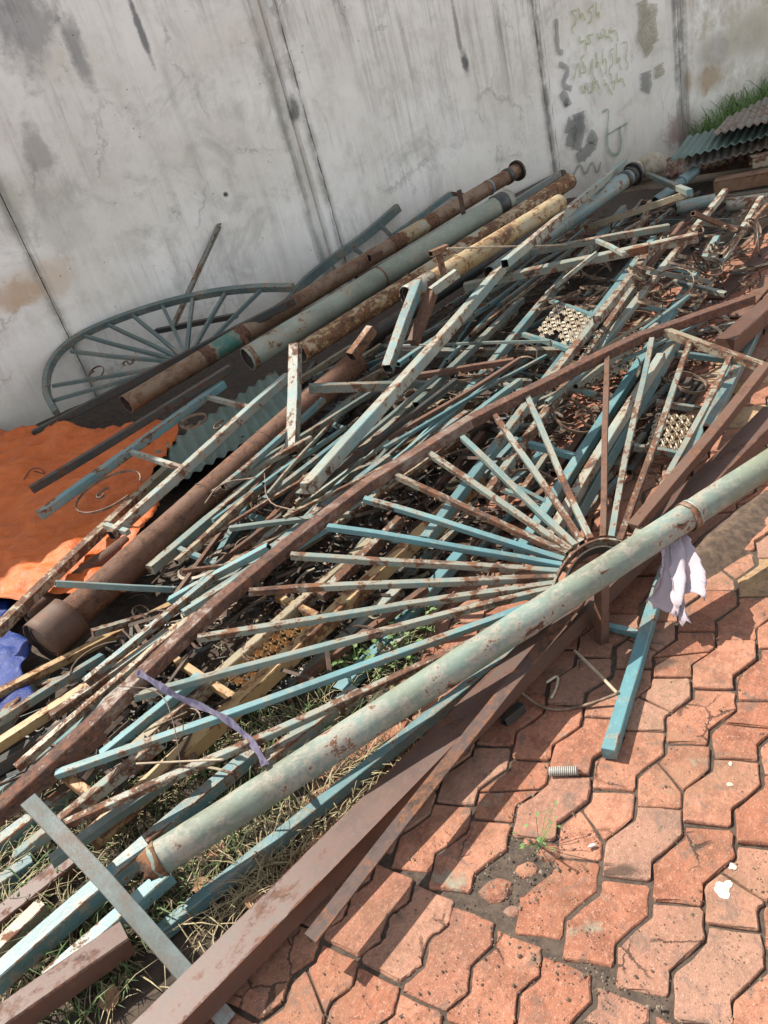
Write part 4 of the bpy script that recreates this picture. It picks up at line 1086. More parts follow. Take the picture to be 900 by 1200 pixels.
pipe(148, 474, 606, 200, .115, 'pipe_rust', 'rusty pipe with a green smear at its lower end nearest to the wall', .30, .55,
     bands=((.965, .05, 'dark', .012), (.90, .02, 'pipe_blue', .008), (.66, .5, 'pipe_patch', .003), (.19, .36, 'pipe_green', .003)), flange=1)
pipe(290, 421, 596, 234, .135, 'pipe_back', 'grey green pipe with a gaping open end and a thin band near the wall', .40, .52, bands=((.47, .012, 'rust', .008), (.96, .08, 'dark', .01), (.012, .03, 'rust', .003)))
pipe(352, 414, 668, 212, .105, 'pipe_brown', 'peeling brown and yellow pipe lying in front of the open grey green pipe', .42, .52, bands=((.35, .015, 'rust', .008), (.6, .3, 'pipe_patch', .003)))
pipe(480, 346, 656, 238, .11, 'pipe_peel', 'cream peeling pipe with a square socket lying in front of the brown pipe', .46, .55, bands=((.06, .2, 'worn', .006), (.3, .012, 'cream', .01)))
pipe(575, 322, 742, 204, .11, 'pipe_blue', 'blue pipe with black rings at its far end by the wall', .34, .50, bands=((.93, .03, 'dark', .014), (.97, .02, 'dark', .016), (.45, .01, 'pale', .004)), flange=1)
# --- upper flat bars
bar(622, 296, 784, 266, .036, 'grey', 'grey blue bar lying just above the long sloping grey bar')
bar(545, 336, 818, 278, .046, 'worn', 'long sloping grey blue bar lying across the upper heap')
bar(686, 268, 810, 226, .042, 'straw', 'yellow straw coloured bar in front of the blue pipe by the wall')
bar(755, 203, 808, 226, .036, 'blue', 'dark blue bar running from the blue pipe end towards the corrugated sheets')
bar(640, 345, 700, 296, .022, 'pale', 'short pale rung poking up beside the long sloping grey bar')
bar(700, 282, 732, 298, .022, 'pale', 'short pale rung between the two sloping grey bars')
bar(524, 291, 664, 287, .010, 'wood', 'thin weathered stick lying across the cream pipe', 'rod', 'stick', 'stick')
# --- long pale tube with a bend, on top of everything in the middle
def bent_bar(pts, s, mat, label, name='steel_tube', cat='steel tube', z=None, piece='tube_section'):
    segs = [(*a, *b, s / 2, s / 2) for a, b in zip(pts[:-1], pts[1:])]
    wf = place_plane(segs, [(x, y, (z[i] if z else s / 2 + .004)) for i, (x, y) in enumerate(pts)])
    Q = [T(x, y, wf(x, y)) for x, y in pts]
    e = empty(name, min(Q, key=lambda p: p.z) - Vector((0, 0, s / 2))); tag(e, label, cat)
    LOG.append((round(min(p.z for p in Q), 2), round(max(p.z for p in Q), 2), label))
    for a, b in zip(Q[:-1], Q[1:]): make_bar(a, b + (b - a).normalized() * s * .3, 'tube', s, mat, piece, e, roll=0)
    return e, wf
e, a, b = bar(360, 573, 601, 300, .050, 'pale', 'long pale peeling tube lying steeply across the top of the heap')
bar(592, 309, 732, 190, .044, 'pale', 'pale tube with dark far end lying over the blue pipe by the wall')
# --- upright stubs and brackets around the pipe ends
def post(x1, y1, z1, x2, y2, z2, s, mat, label, shape='tube', name='steel_post', cat='post', roll=0):
    a, b = P(x1, y1, z1), P(x2, y2, z2); o = make_bar(a, b, shape, s, mat, name, roll=roll); tag(o, label, cat); return o
post(346, 406, .56, 342, 530, .25, .052, 'worn', 'blue and rust peeling post standing at the end of the brown pipe')
post(490, 332, .60, 454, 432, .38, .050, 'blue', 'blue and rusty post leaning below the socket of the cream pipe')
post(536, 320, .60, 506, 342, .55, .045, 'pale', 'short pale stub lying at the socket of the cream pipe')
post(506, 344, .54, 484, 402, .38, .05, 'brown', 'dark brown channel leaning beside the blue and rusty post')
post(436, 386, .44, 412, 418, .36, .055, 'rust', 'short rusty box tube with open end under the peeling pipe')
def tee():
    b0 = P(518, 316, .60); e = empty('pipe_bracket', b0); tag(e, 'small rusty T-shaped bracket standing on the cream pipe', 'bracket')
    make_bar(b0 - Vector((0, 0, .03)), b0 + Vector((0, 0, .09)), 'tube', .035, 'rust', 'stem', e, roll=0)
    t = b0 + Vector((0, 0, .10)); make_bar(t - WU * .05, t + WU * .06, 'tube', (.04, .03), 'rust', 'cross_piece', e, roll=0)
tee()
q = P(548, 276, .50); o = make_bar(q, q + Vector((0, 0, .29)), 'flat', (.03, .006), 'dark', 'steel_strip'); tag(o, 'thin grey strip standing upright beside the wall pipes', 'steel strip')
q = P(290, 402, .42); o = make_bar(q, q + Vector((-.02, 0, .11)), 'tube', .024, 'brown', 'steel_peg'); tag(o, 'short brown peg standing behind the open end of the grey green pipe', 'peg')
q = P(440, 300, .50); o = make_bar(q - WU * .05, q + WU * .05, 'tube', .05, 'brown', 'steel_block'); tag(o, 'small brown box tube lying on the rusty pipe by the wall', 'box tube')
q = P(425, 318, .46)

# --- arched window frame against the wall
def arch_frame():
    pts = [(66, 484), (52, 458), (58, 425), (84, 398), (128, 377), (186, 357), (246, 343), (300, 337), (344, 337)]
    wf = place_plane([(40, 508, 345, 352, .024, .024)], [(40, 508, .12), (345, 352, .46)] + [(x, y, .10) for x, y in pts], obstacles=False)
    e = empty('arched_window_frame', P(40, 508, .08)); tag(e, 'dark teal half-round frame with spokes leaning against the wall', 'window frame')
    Q = [T(x, y, wf(x, y)) for x, y in pts]
    for k in range(2):
        R = [Q[0]]
        for a, b in zip(Q[:-1], Q[1:]): R += [a * .75 + b * .25, a * .25 + b * .75]
        Q = R + [Q[-1]]
    n = (T(345, 352, wf(345, 352)) - T(40, 508, wf(40, 508))).cross(T(190, 356, wf(190, 356)) - T(40, 508, wf(40, 508))).normalized()
    o, Mw = strip_mesh(Q, n, .045, .040, 'teal_dark', 'arch'); put(o, Mw, e)
    make_bar(T(40, 508, wf(40, 508)), T(345, 352, wf(345, 352)), 'tube', .048, 'dark', 'chord', e)
    for (x1, y1, x2, y2) in [(83, 412, 200, 424), (128, 381, 206, 418), (190, 358, 216, 414), (265, 342, 224, 414), (62, 452, 190, 430), (60, 470, 178, 436), (308, 338, 240, 406), (100, 394, 202, 421), (155, 369, 211, 416), (226, 348, 219, 414)]:
        make_bar(T(x1, y1, wf(x1, y1)), T(x2, y2, wf(x2, y2)), 'tube', .024, 'teal_dark', 'spoke', e, roll=0)
    scroll_on(wf, 112, 438, .08, .3, 'c', parent=e); scroll_on(wf, 150, 425, .05, 2, 's', parent=e)
arch_frame()
a = P(204, 384, .34); b = onwall(259, 264, .03); o = make_bar(a, b, 'angle', .045, 'grey', 'angle_bar'); tag(o, 'angle bar with a blackened top leaning on the wall above the half-round frame', 'angle bar')
a = P(183, 388, .36); b = P(277, 370, .40); o = make_bar(a, b, 'tube', .035, 'dark', 'steel_tube'); tag(o, 'short dark tube lying inside the half-round frame by the wall', 'steel tube')
def arch_piece():
    pts = [(336, 358), (354, 333), (388, 305), (430, 276), (467, 243)]
    Q = [P(336, 356, .40), P(366, 328, .48)] + [onwall(x, y, .05) for x, y in pts[2:]]
    Q[0] = Q[1] + (Q[0] - Q[1])
    Q = [onwall(x, y, .06 + .10 * (1 - i / 4)) for i, (x, y) in enumerate(pts)]
    for k in range(2):
        R = [Q[0]]
        for p, q2 in zip(Q[:-1], Q[1:]): R += [p * .75 + q2 * .25, p * .25 + q2 * .75]
        Q = R + [Q[-1]]
    e = empty('arch_section', Q[0]); tag(e, 'dark curved section of an arch with two stubs leaning on the wall behind the pipes', 'arch section')
    o, Mw = strip_mesh(Q, WN, .05, .065, 'teal_dark', 'arch'); put(o, Mw, e)
    for (x1, y1, x2, y2) in [(411, 288, 428, 301), (444, 262, 461, 279)]: make_bar(onwall(x1, y1, .09), onwall(x2, y2, .14), 'tube', .034, 'teal_dark', 'stub', e, roll=0)
arch_piece()
def wall_frame():
    pts = [(462, 276), (528, 227), (545, 229)]
    Q = [onwall(x, y, .07) for x, y in pts]; e = empty('corner_frame', Q[0]); tag(e, 'blue frame corner propped between the wall and the rusty pipe', 'frame')
    make_bar(Q[0], Q[1], 'tube', .04, 'blue', 'rail', e); make_bar(Q[1], Q[2], 'tube', .035, 'dark', 'rail', e)
wall_frame()
bar(590, 246, 655, 204, .04, 'grey', 'grey bar lying between the pipe row and the wall', z1=.50, z2=.54, obstacles=False)

# --- far right: roofing sheets, stone, pipe stubs
corrugated('corrugated_sheet', [P(784, 189, .36), P(1010, 130, .38), P(1010, 104, .46), P(806, 160, .44)], 22, .010, 'sheet_green', 'green corrugated roofing sheet lying on the stack of dark sheets by the grass', thick=.003)
corrugated('corrugated_sheet', [P(800, 198, .28), P(1010, 146, .28), P(1010, 120, .36), P(804, 176, .36)], 22, .010, 'sheet_grey', 'grey corrugated sheet directly under the green roofing sheet')
corrugated('corrugated_sheet', [P(834, 158, .48), P(1010, 118, .50), P(990, 66, .42), P(852, 138, .40)], 18, .010, 'sheet_grey', 'grey brown corrugated sheet lying against the grass by the wall')
corrugated('corrugated_sheet', [P(780, 208, .18), P(1000, 160, .18), P(1000, 130, .25), P(782, 186, .25)], 22, .010, 'sheet_rust', 'rust brown corrugated sheet low in the stack by the grass')
bar(782, 204, 960, 176, .09, 'dark', 'dark beam under the stack of corrugated sheets', cat='steel beam', name='steel_beam', z1=.08, z2=.08)
bar(838, 218, 960, 196, (.15, .09), 'pipe_rust', 'orange rusty channel lying in front of the corrugated sheets', 'channel', 'steel_channel', 'channel', z1=.16, z2=.18, obstacles=False)
bar(880, 190, 990, 166, (.13, .08), 'straw', 'straw coloured channel lying between the sheets and the orange channel', 'channel', 'steel_channel', 'channel', z1=.24, z2=.24, obstacles=False)
bar(842, 232, 990, 214, (.16, .05), 'sheet_grey', 'grey channel lying under the orange rusty channel', 'channel', 'steel_channel', 'channel', z1=.08, z2=.08, obstacles=False)
bar(792, 244, 838, 234, .09, 'pale', 'short pale blue pipe lying beyond the far curls', 'pipe', 'steel_pipe', 'pipe', z1=.14, z2=.14, obstacles=False)
bar(852, 240, 930, 230, .09, 'pale', 'white blue pipe running out past the far right fence panel', 'pipe', 'steel_pipe', 'pipe', z1=.14, z2=.14, obstacles=False)
def elbow():
    a, m, b = P(768, 236, .14), P(800, 212, .20), P(814, 200, .22)
    e = empty('pipe_elbow', a - Vector((0, 0, .05))); tag(e, 'blue pipe elbow lying in front of the corrugated sheets', 'pipe')
    make_bar(a, m, 'pipe', .075, 'pipe_blue', 'pipe_body', e); make_bar(m - (m - a).normalized() * .02, b, 'pipe', .09, 'pipe_blue', 'collar', e)
elbow()
def rock(name, c, r, mat, label=None, cat=None, seed=0, sq=(1, 1, .8), sub=3):
    bm = bmesh.new(); bmesh.ops.create_icosphere(bm, subdivisions=sub, radius=1)
    for v in bm.verts:
        k = 1 + .22 * mnoise.noise(v.co * 1.3 + Vector((seed, 0, 0))) + .06 * mnoise.noise(v.co * 5)
        v.co = Vector((v.co.x * sq[0], v.co.y * sq[1], max(-.75, min(.8, v.co.z)) * sq[2])) * (k * r)
    me = bpy.data.meshes.new(name); bm.to_mesh(me); bm.free(); me.materials.append(mat)
    me.polygons.foreach_set('use_smooth', [True] * len(me.polygons))
    o = bpy.data.objects.new(name, me); C.objects.link(o); o.location = c
    if label: tag(o, label, cat)
    return o
q = P(764, 206, .0); rock('concrete_lump', q + Vector((0, 0, .10)), .13, MT['stone'], 'pale rounded concrete lump at the foot of the wall beside the sheets', 'concrete lump', 3, sq=(1.1, .9, .95))
q = P(742, 214, .0); rock('concrete_lump', q + Vector((0, 0, .10)), .12, MT['stone'], 'smaller yellowish concrete lump behind the blue pipe end', 'concrete lump', 5)

# ================================================================== THE FAN (sunburst gate top)
RIM = [(-40, 986), (110, 850), (250, 713), (340, 638), (430, 569), (550, 495), (650, 445), (750, 396), (878, 351)]
SPOKES = [(70, 971, 640, 716), (66, 909, 645, 703), (158, 817, 650, 690), (232, 748, 652, 684), (292, 694, 654, 678), (341, 652, 656, 671), (384, 618, 658, 664), (427, 585, 660, 657),
          (464, 558, 664, 650), (503, 532, 668, 645), (542, 513, 674, 640), (580, 488, 682, 636), (618, 465, 692, 633), (711, 416, 706, 630), (764, 398, 716, 630), (809, 402, 727, 634), (855, 419, 738, 640)]
def fan():
    segs = [(*a, *b, .026, .026) for a, b in zip(RIM[:-1], RIM[1:])] + [(*s, .012, .012) for s in SPOKES] + [(777, 388, 898, 432, .02, .02), (898, 432, 745, 618, .02, .02)]
    corners = [(*RIM[0], .08), (*RIM[-1], .10), (690, 655, .10), (*RIM[4], .2)]
    wf = place_plane(segs, corners)
    Q = [T(x, y, wf(x, y)) for x, y in RIM]
    LOG.append((round(min(p.z for p in Q), 2), round(max(p.z for p in Q), 2), 'fan rim')); LOG.append((round(T(690, 655, wf(690, 655)).z, 2), 0, 'fan hub'))
    hub = T(698, 668, wf(698, 668))
    e = empty('fan_gate_top', Vector((Q[0].x, Q[0].y, Q[0].z - .03))); tag(e, 'large fan-shaped gate top with rusty rim and blue spokes lying over the heap', 'gate top')
    for i, (a, b) in enumerate(zip(Q[:-1], Q[1:])):
        d = (b - a).normalized()
        make_bar(a - d * .006, b + d * .012, 'tube', (.048, .040), 'rim', 'rim', e, roll=0)
    for (x1, y1, x2, y2) in SPOKES:
        m = 'rust' if (x1, y1) == (711, 416) else random.choice(['spoke', 'spoke', 'blue2', 'worn'])
        if m == 'rust': m = 'brown'
        make_bar(T(x1, y1, wf(x1, y1)), T(x2, y2, wf(x2, y2)), 'tube', .021, m, 'spoke', e)
    make_bar(T(777, 388, wf(777, 388)), T(898, 432, wf(898, 432)), 'tube', .036, 'straw', 'rim', e)
    make_bar(T(898, 430, wf(898, 430)), T(742, 620, wf(742, 620)), 'tube', .040, 'brown', 'rim', e)
    # hub: half ring of flat iron standing on edge
    p, u, v, n = plane_axes(wf, 698, 668)
    a0 = T(648, 712, wf(648, 712)); pts = []
    for (x, y) in [(646, 716), (645, 696), (653, 674), (666, 655), (684, 641), (704, 634), (724, 636), (742, 644)]: pts.append(T(x, y, wf(x, y)))
    for k in range(2):
        R = [pts[0]]
        for a, b in zip(pts[:-1], pts[1:]): R += [a * .75 + b * .25, a * .25 + b * .75]
        pts = R + [pts[-1]]
    o, Mw = strip_mesh(pts, n, .03, .007, 'pale', 'hub_ring'); put(o, Mw, e)
    o, Mw = strip_mesh([hub + (p - hub) * .72 for p in pts], n, .03, .006, 'dark', 'hub_ring'); put(o, Mw, e)
    return e, wf
fan_e, fan_w = fan()

# ================================================================== FRONT EDGE
bar(-12, 1090, 96, 1004, .055, 'maroon', 'rusty maroon box tube with cut end in the weeds at the near corner')
bar(-2, 1204, 150, 1098, .060, 'maroon', 'rusty box tube with a bright blue edge lying in the weeds')
bar(174, 1106, 648, 728, .034, 'blue', 'thin dark blue tube lying between the front pipe and the wide rusty beam')
bar(33, 937, 268, 1198, (.040, .010), 'flatgrey', 'loose flat grey bar lying crosswise over the tubes at the near corner', 'flat', 'flat_bar', 'flat bar')
bar(130, 1266, 908, 486, (.088, .058), 'maroon', 'wide rusty channel beam lying along the front edge of the heap', 'channel', 'steel_channel', 'channel', z1=.06, z2=.10, obstacles=False)
bar(366, 1104, 690, 694, .036, 'pitted', 'narrow pitted rusty angle bar lying against the wide rusty channel beam', 'angle', 'angle_bar', 'angle bar', z1=.10, z2=.12)
def front_pipe():
    x1, y1, x2, y2 = 180, 1011, 985, 489
    d = .084
    a, b = place_bar(x1, y1, x2, y2, d / 2, d / 2, .12, .2)
    LOG.append((round(a.z, 2), round(b.z, 2), 'front pipe'))
    e = empty('steel_pipe', a - Vector((0, 0, d / 2))); tag(e, 'long pale green pipe with chipped paint lying along the front of the heap', 'pipe')
    pb = make_bar(a, b, 'pipe', d, 'pipe', 'pipe_body', e); u = (b - a).normalized()
    for px in (806,):
        t = (px - x1) / (x2 - x1); tt = t
        # depth-correct position along the bar
        w1 = 1 / (a - Vector((0, 0, H))).dot(FW); w2 = 1 / (b - Vector((0, 0, H))).dot(FW)
        w = w1 * (1 - t) + w2 * t; c = T(x1 + (x2 - x1) * t, y1 + (y2 - y1) * t, w)
        make_bar(c - u * .010, c + u * .010, 'pipe', d + .012, 'rust', 'band', pb)
        make_bar(c + u * .012, c + u * .018, 'pipe', d + .008, 'pale', 'band', pb)
    # crimped, torn lip of the open end
    vs = []; fs = []
    n = 22; y_, z_ = u.cross(Vector((0, 0, 1))).normalized(), None; z_ = y_.cross(u) * -1
    for k in range(3):
        for i in range(n):
            an = 2 * math.pi * i / n; r = d / 2 + .0015 - (.010 * k / 2 if k else 0) - .006 * k * (math.sin(an * 2 + .6) ** 2)
            vs.append(a + u * (.02 - .02 * k - (.010 * random.random() if k == 2 else 0)) + y_ * math.cos(an) * r + z_ * math.sin(an) * r)
    for k in range(2):
        for i in range(n): j = (i + 1) % n; fs.append((k * n + i, k * n + j, (k + 1) * n + j, (k + 1) * n + i))
    c = sum(vs, Vector()) / len(vs); o = mesh_obj('torn_lip', [v - c for v in vs], fs, MT['pipe_brown'], smooth=True); put(o, Matrix.Translation(c), pb)
    md = o.modifiers.new('thickness', 'SOLIDIFY'); md.thickness = .003
    return a, b
FA, FB = front_pipe()
# upright rusty post beside the hub
b0 = P(705, 752, 0); o = make_bar(b0, b0 + Vector((.03, 0, .27)), 'tube', .032, 'brown', 'steel_post', roll=.4); tag(o, 'short red brown post standing in front of the pale green pipe at the fan hub', 'post')
panel('broken_frame', 'bright blue tube with a broken side rung lying on the red paving', 'frame', [(714, 884, 780, 668, .036, 'blue2')], [(706, 733, 752, 744, .020)], mat='blue2', obstacles=False, z=(.022, .022))
bar(590, 846, 612, 828, .026, 'dark', 'short tube end darkened to look shaded under the angle bar on the paving')  # blue tube in dark steel colour, standing in for the shade on it
# ================================================================== SMALL THINGS
def wire(pts, r, mat, name, label, cat, group=None, up=Vector((0, 0, 1))):
    Q = [Vector(p) for p in pts]
    for k in range(2):
        R = [Q[0]]
        for a, b in zip(Q[:-1], Q[1:]): R += [a * .75 + b * .25, a * .25 + b * .75]
        Q = R + [Q[-1]]
    vs = []; fs = []; n = 6
    for i, p in enumerate(Q):
        d = (Q[min(i + 1, len(Q) - 1)] - Q[max(i - 1, 0)]).normalized(); s = d.cross(up)
        if s.length < .05: s = d.cross(Vector((1, 0, 0)))
        s.normalize(); t = s.cross(d)
        for k in range(n): vs.append(p + (s * math.cos(k * 6.283 / n) + t * math.sin(k * 6.283 / n)) * r)
    for i in range(len(Q) - 1):
        for k in range(n): j = (k + 1) % n; fs.append((i * n + k, i * n + j, i * n + n + j, i * n + n + k))
    fs += [tuple(range(n))[::-1], tuple((len(Q) - 1) * n + k for k in range(n))]
    c = Q[0].copy(); o = mesh_obj(name, [v - c for v in vs], fs, MT[mat], smooth=True); o.location = c
    if label: tag(o, label, cat, group)
    return o
wire([P(600, 800, .05), P(622, 822, .012), P(650, 834, .008), P(690, 826, .008), P(726, 812, .04)], .0045, 'strip', 'iron_wire', 'curved iron wire lying on the paving beside the bright blue tube', 'wire')
wire([P(673, 762, .05), P(700, 788, .03), P(723, 812, .045)], .005, 'wood', 'stick', 'thin bent straw coloured stick leaning on the bright blue tube', 'stick')
wire([P(640, 800, .012), P(655, 790, .012), P(652, 806, .012), P(646, 818, .01)], .004, 'cast', 'iron_wire', 'small pale curl lying in the shade on the paving', 'wire')
wire([P(138, 804, .36), P(190, 808, .33), P(205, 850, .30), P(212, 900, .22)], .0016, 'strip', 'iron_wire', 'thin hanging wire beside the purple ribbon', 'wire')
wire([P(160, 895, .25), P(200, 893, .26), P(262, 890, .27)], .003, 'wood', 'stick', 'thin straw lying between two fan spokes above the weeds', 'stick')
wire([P(28, 562, .12), P(36, 549, .14), P(48, 548, .14), P(54, 556, .12), P(40, 552, .16)], .003, 'dark', 'iron_wire', 'small dark twist of wire lying on the orange tarpaulin', 'wire')
for (a, b, c_, lb) in [((240, 590), (258, 565), (300, 560), 'thin pale wire looping beside the worn fence panel'), ((310, 555), (312, 590), (345, 598), 'thin pale wire hanging under the tall pale tube')]:
    wire([P(*a, .3), P(*b, .34), P(*c_, .36)], .003, 'strip', 'iron_wire', lb, 'wire')
# spring on the paving
def spring():
    a, b = P(644, 904, .014), P(677, 903, .014); u = (b - a).normalized(); v = u.cross(Vector((0, 0, 1))); w = v.cross(u)
    pts = []; turns = 14
    for i in range(turns * 9 + 1):
        t = i / (turns * 9); an = t * turns * 6.283; pts.append(a + (b - a) * t + (v * math.cos(an) + w * math.sin(an)) * .0105)
    vs = []; fs = []; n = 4
    for i, p in enumerate(pts):
        c = a + (b - a) * (i / (len(pts) - 1)); rr = (p - c).normalized()
        for k in range(n): vs.append(p + (rr * math.cos(k * 6.283 / n) + u * math.sin(k * 6.283 / n)) * .0021)
    for i in range(len(pts) - 1):
        for k in range(n): j = (k + 1) % n; fs.append((i * n + k, i * n + j, i * n + n + j, i * n + n + k))
    o = mesh_obj('coil_spring', [q - a for q in vs], fs, MT['spring'], smooth=True); o.location = a; tag(o, 'small grey coil spring lying on a red paving block', 'spring')
spring()
# purple ribbon draped over the spokes
def ribbon():
    ctrl = [(160, 787), (182, 800), (204, 815), (236, 828), (262, 840), (284, 858), (300, 876), (311, 897)]
    zs = []
    Q = []
    for i, (x, y) in enumerate(ctrl):
        w = fan_w(x, y); p = T(x, y, w); v = ray(x, y).normalized()
        sag = (.012, .010, -.012, -.026, -.008, -.026, -.016, .03)[i]
        Q.append(p - v * (.03 + sag))
    for k in range(2):
        R = [Q[0]]
        for a, b in zip(Q[:-1], Q[1:]): R += [a * .75 + b * .25, a * .25 + b * .75]
        Q = R + [Q[-1]]
    vs = []; fs = []
    for i, p in enumerate(Q):
        d = (Q[min(i + 1, len(Q) - 1)] - Q[max(i - 1, 0)]).normalized(); tw = .25 * math.sin(i * .45)
        v = (Vector((0, 0, H)) - p).normalized(); s = d.cross(v).normalized(); n = s.cross(d); ww = .0085 * (1 + .25 * math.sin(i * 1.1))
        s = s * math.cos(tw) + n * math.sin(tw); vs += [p - s * ww, p + n * (.003 * math.sin(i * 1.9)), p + s * ww]
    for i in range(len(Q) - 1):
        for k in range(2): fs.append((i * 3 + k, i * 3 + k + 1, i * 3 + k + 4, i * 3 + k + 3))
    c = Q[0].copy(); o = mesh_obj('ribbon', [v - c for v in vs], fs, MT['purple']); o.location = c
    md = o.modifiers.new('thickness', 'SOLIDIFY'); md.thickness = .0012
    tag(o, 'faded purple ribbon draped across the lower fan spokes', 'ribbon')
ribbon()
# pale cloth hanging from the front pipe
def cloth():
    w1 = 1 / (FA - Vector((0, 0, H))).dot(FW); w2 = 1 / (FB - Vector((0, 0, H))).dot(FW)
    def axis(px):
        t = (px - 180) / (985 - 180); w = w1 * (1 - t) + w2 * t; return T(px, 1011 + (489 - 1011) * t, w)
    e = empty('cloth_rag', axis(785) - Vector((0, 0, .2))); tag(e, 'torn pale lilac cloth hanging under the pale green front pipe', 'cloth')
    def flap(px0, px1, tip0, tip1, seed, nu=22, nv=18):
        A, B_ = axis(px0) + Vector((0, 0, -.04)), axis(px1) + Vector((0, 0, -.04)); tow = Vector((.1, -1, 0)).normalized() * .045
        C0, C1 = P(*tip0), P(*tip1); vs = []; fs = []
        for j in range(nv + 1):
            for i in range(nu + 1):
                u, v = i / nu, j / nv; k = v ** 1.3
                top = A * (1 - u) + B_ * u; bot = C0 * (1 - u) + C1 * u
                fold = math.sin(u * 9 + seed + 2.5 * v + 1.6 * mnoise.noise(Vector((u * 3, v * 3, seed)))) * (.008 + .014 * v) + .030 * v * mnoise.noise(Vector((u * 3.5, v * 3, seed))) + .010 * ridged(u, v, 6, seed)
                p = top * (1 - k) + bot * k + tow * (math.sin(v * 2.2) * .8) + Vector((.3, -1, .1)).normalized() * fold
                if j == nv: p = p + (top - bot) * (  .26 * mnoise.noise(Vector((u * 5, 2, seed))) + .12 * mnoise.noise(Vector((u * 19, 3, seed))))
                vs.append(p)
        for j in range(nv):
            for i in range(nu):
                q = j * (nu + 1) + i; fs.append((q, q + 1, q + nu + 2, q + nu + 1))
        c = axis(785); o = mesh_obj('flap', [v_ - c for v_ in vs], fs, MT['cloth'], smooth=True); put(o, Matrix.Translation(c), e)
        md = o.modifiers.new('thickness', 'SOLIDIFY'); md.thickness = .0012
    flap(768, 792, (752, 700, .10), (800, 722, .08), 1.0); flap(782, 800, (776, 696, .14), (818, 686, .14), 4.0)
cloth()

# ------------------------------------------------------------------ weeds, litter and grit
def blades(name, spots, hmin, hmax, w, mat, label, seed, lean=.6):
    r = random.Random(seed); vs = []; fs = []
    for (p, k) in spots:
        h = r.uniform(hmin, hmax) * k; a = r.uniform(0, 6.28); l = r.uniform(.1, lean) * h * 1.6; d = Vector((math.cos(a), math.sin(a), 0)); s = Vector((-d.y, d.x, 0)) * w * r.uniform(.6, 1.3)
        tw = r.uniform(-.6, .6); s2 = s * math.cos(tw) + d * math.sin(tw) * w
        o = len(vs); m1 = p + d * l * .25 + Vector((0, 0, h * .5)); m2 = p + d * l * .62 + Vector((0, 0, h * .85)); m3 = p + d * l * r.uniform(.9, 1.25) + Vector((0, 0, h * r.uniform(.65, 1.05)))
        vs += [p - s, p + s, m1 - s2, m1 + s2, m2 - s2 * .8, m2 + s2 * .8, m3]
        fs += [(o, o + 1, o + 3, o + 2), (o + 2, o + 3, o + 5, o + 4), (o + 4, o + 5, o + 6)]
    o = mesh_obj(name, vs, fs, MT[mat]); o['kind'] = 'stuff'; o['label'] = label; o['category'] = 'grass'; return o
def px_spots(n, poly, seed, clump=0.0):
    r = random.Random(seed); out = []
    xs = [p[0] for p in poly]; ys = [p[1] for p in poly]; tries = 0
    while len(out) < n and tries < n * 40:
        tries += 1
        x, y = r.uniform(min(xs), max(xs)), r.uniform(min(ys), max(ys))
        if not inside(x, y, poly): continue
        p = P(x, y, 0)
        k = .5 + .5 * mnoise.noise(Vector((p.x * 6, p.y * 6, seed)))
        if r.random() > k * 1.5: continue
        out.append((p + Vector((0, 0, -.005)), .6 + .7 * k))
    return out
WEEDS = [(-20, 1210), (-20, 1000), (60, 900), (180, 860), (330, 740), (470, 700), (520, 750), (440, 830), (400, 900), (300, 1000), (180, 1120), (120, 1210)]
blades('dry_grass', px_spots(2800, WEEDS, 3), .02, .075, .0016, 'grass_dry', 'dry straw coloured grass growing under the front of the heap', 5, 1.6)
blades('green_grass', px_spots(1700, WEEDS, 6), .03, .09, .0022, 'grass_green', 'green grass growing up between the bars under the fan', 7, .9)
blades('dry_grass', px_spots(700, [(300, 1010), (420, 880), (520, 850), (470, 900), (330, 1030), (190, 1150), (150, 1200)], 13), .02, .06, .0015, 'grass_dry', 'trampled dry grass at the edge of the red paving', 9, 2.0)
GR = [onwall(803, 165), onwall(806, 190)]
gs = []; r = random.Random(4)
g0 = P(800, 178).dot(WU); 
for k in range(15000):
    u = g0 + .1 + r.random() ** .8 * 6.5; wdt = 1.1 + .5 * mnoise.noise(Vector((u * 1.5, 0, 0)))
    d = r.random() * wdt; p = WU * u + WN * (WD - .02 - d)
    gs.append((p + Vector((0, 0, -.02)), (1 + .30 * (u - g0)) * (1.25 - .7 * d / wdt) * (.75 + .5 * (.5 + .5 * mnoise.noise(p * 2.3)))))
blades('green_grass', gs, .12, .32, .0042, 'grass_wall', 'dense green grass growing along the foot of the wall beyond the sheets', 17, .8)
# broad-leaved weeds under the fan
def weed(x, y, n, size, label, seed):
    r = random.Random(seed); b0 = P(x, y, 0); vs = []; fs = []
    for k in range(n):
        a = r.uniform(0, 6.28); h = r.uniform(.02, .10); d = Vector((math.cos(a), math.sin(a), 0)); st = b0 + d * r.uniform(.01, .07) + Vector((0, 0, h))
        s = Vector((-d.y, d.x, 0)); l = size * r.uniform(.6, 1.2); o = len(vs); up = Vector((0, 0, r.uniform(-.2, .6)))
        vs += [st, st + (d + up) * l * .4 + s * l * .35, st + (d + up * .7) * l, st + (d + up) * l * .4 - s * l * .35]; fs.append((o, o + 1, o + 2, o + 3))
        o = len(vs); vs += [b0 + s * .001, b0 - s * .001, st - s * .001, st + s * .001]; fs.append((o, o + 1, o + 2, o + 3))
    ob = mesh_obj('weed', [v - b0 for v in vs], fs, MT['weed']); ob.location = b0; tag(ob, label, 'weed', 'weeds under the fan')
for i, (x, y) in enumerate([(440, 775), (455, 790), (475, 770), (420, 790), (460, 745), (200, 880), (240, 900), (500, 740)]): weed(x, y, 34, .022, 'small leafy weed growing through the bars under the lower fan spokes', 50 + i)
weed(632, 992, 16, .012, 'tiny weed growing in a joint of the red paving', 77)
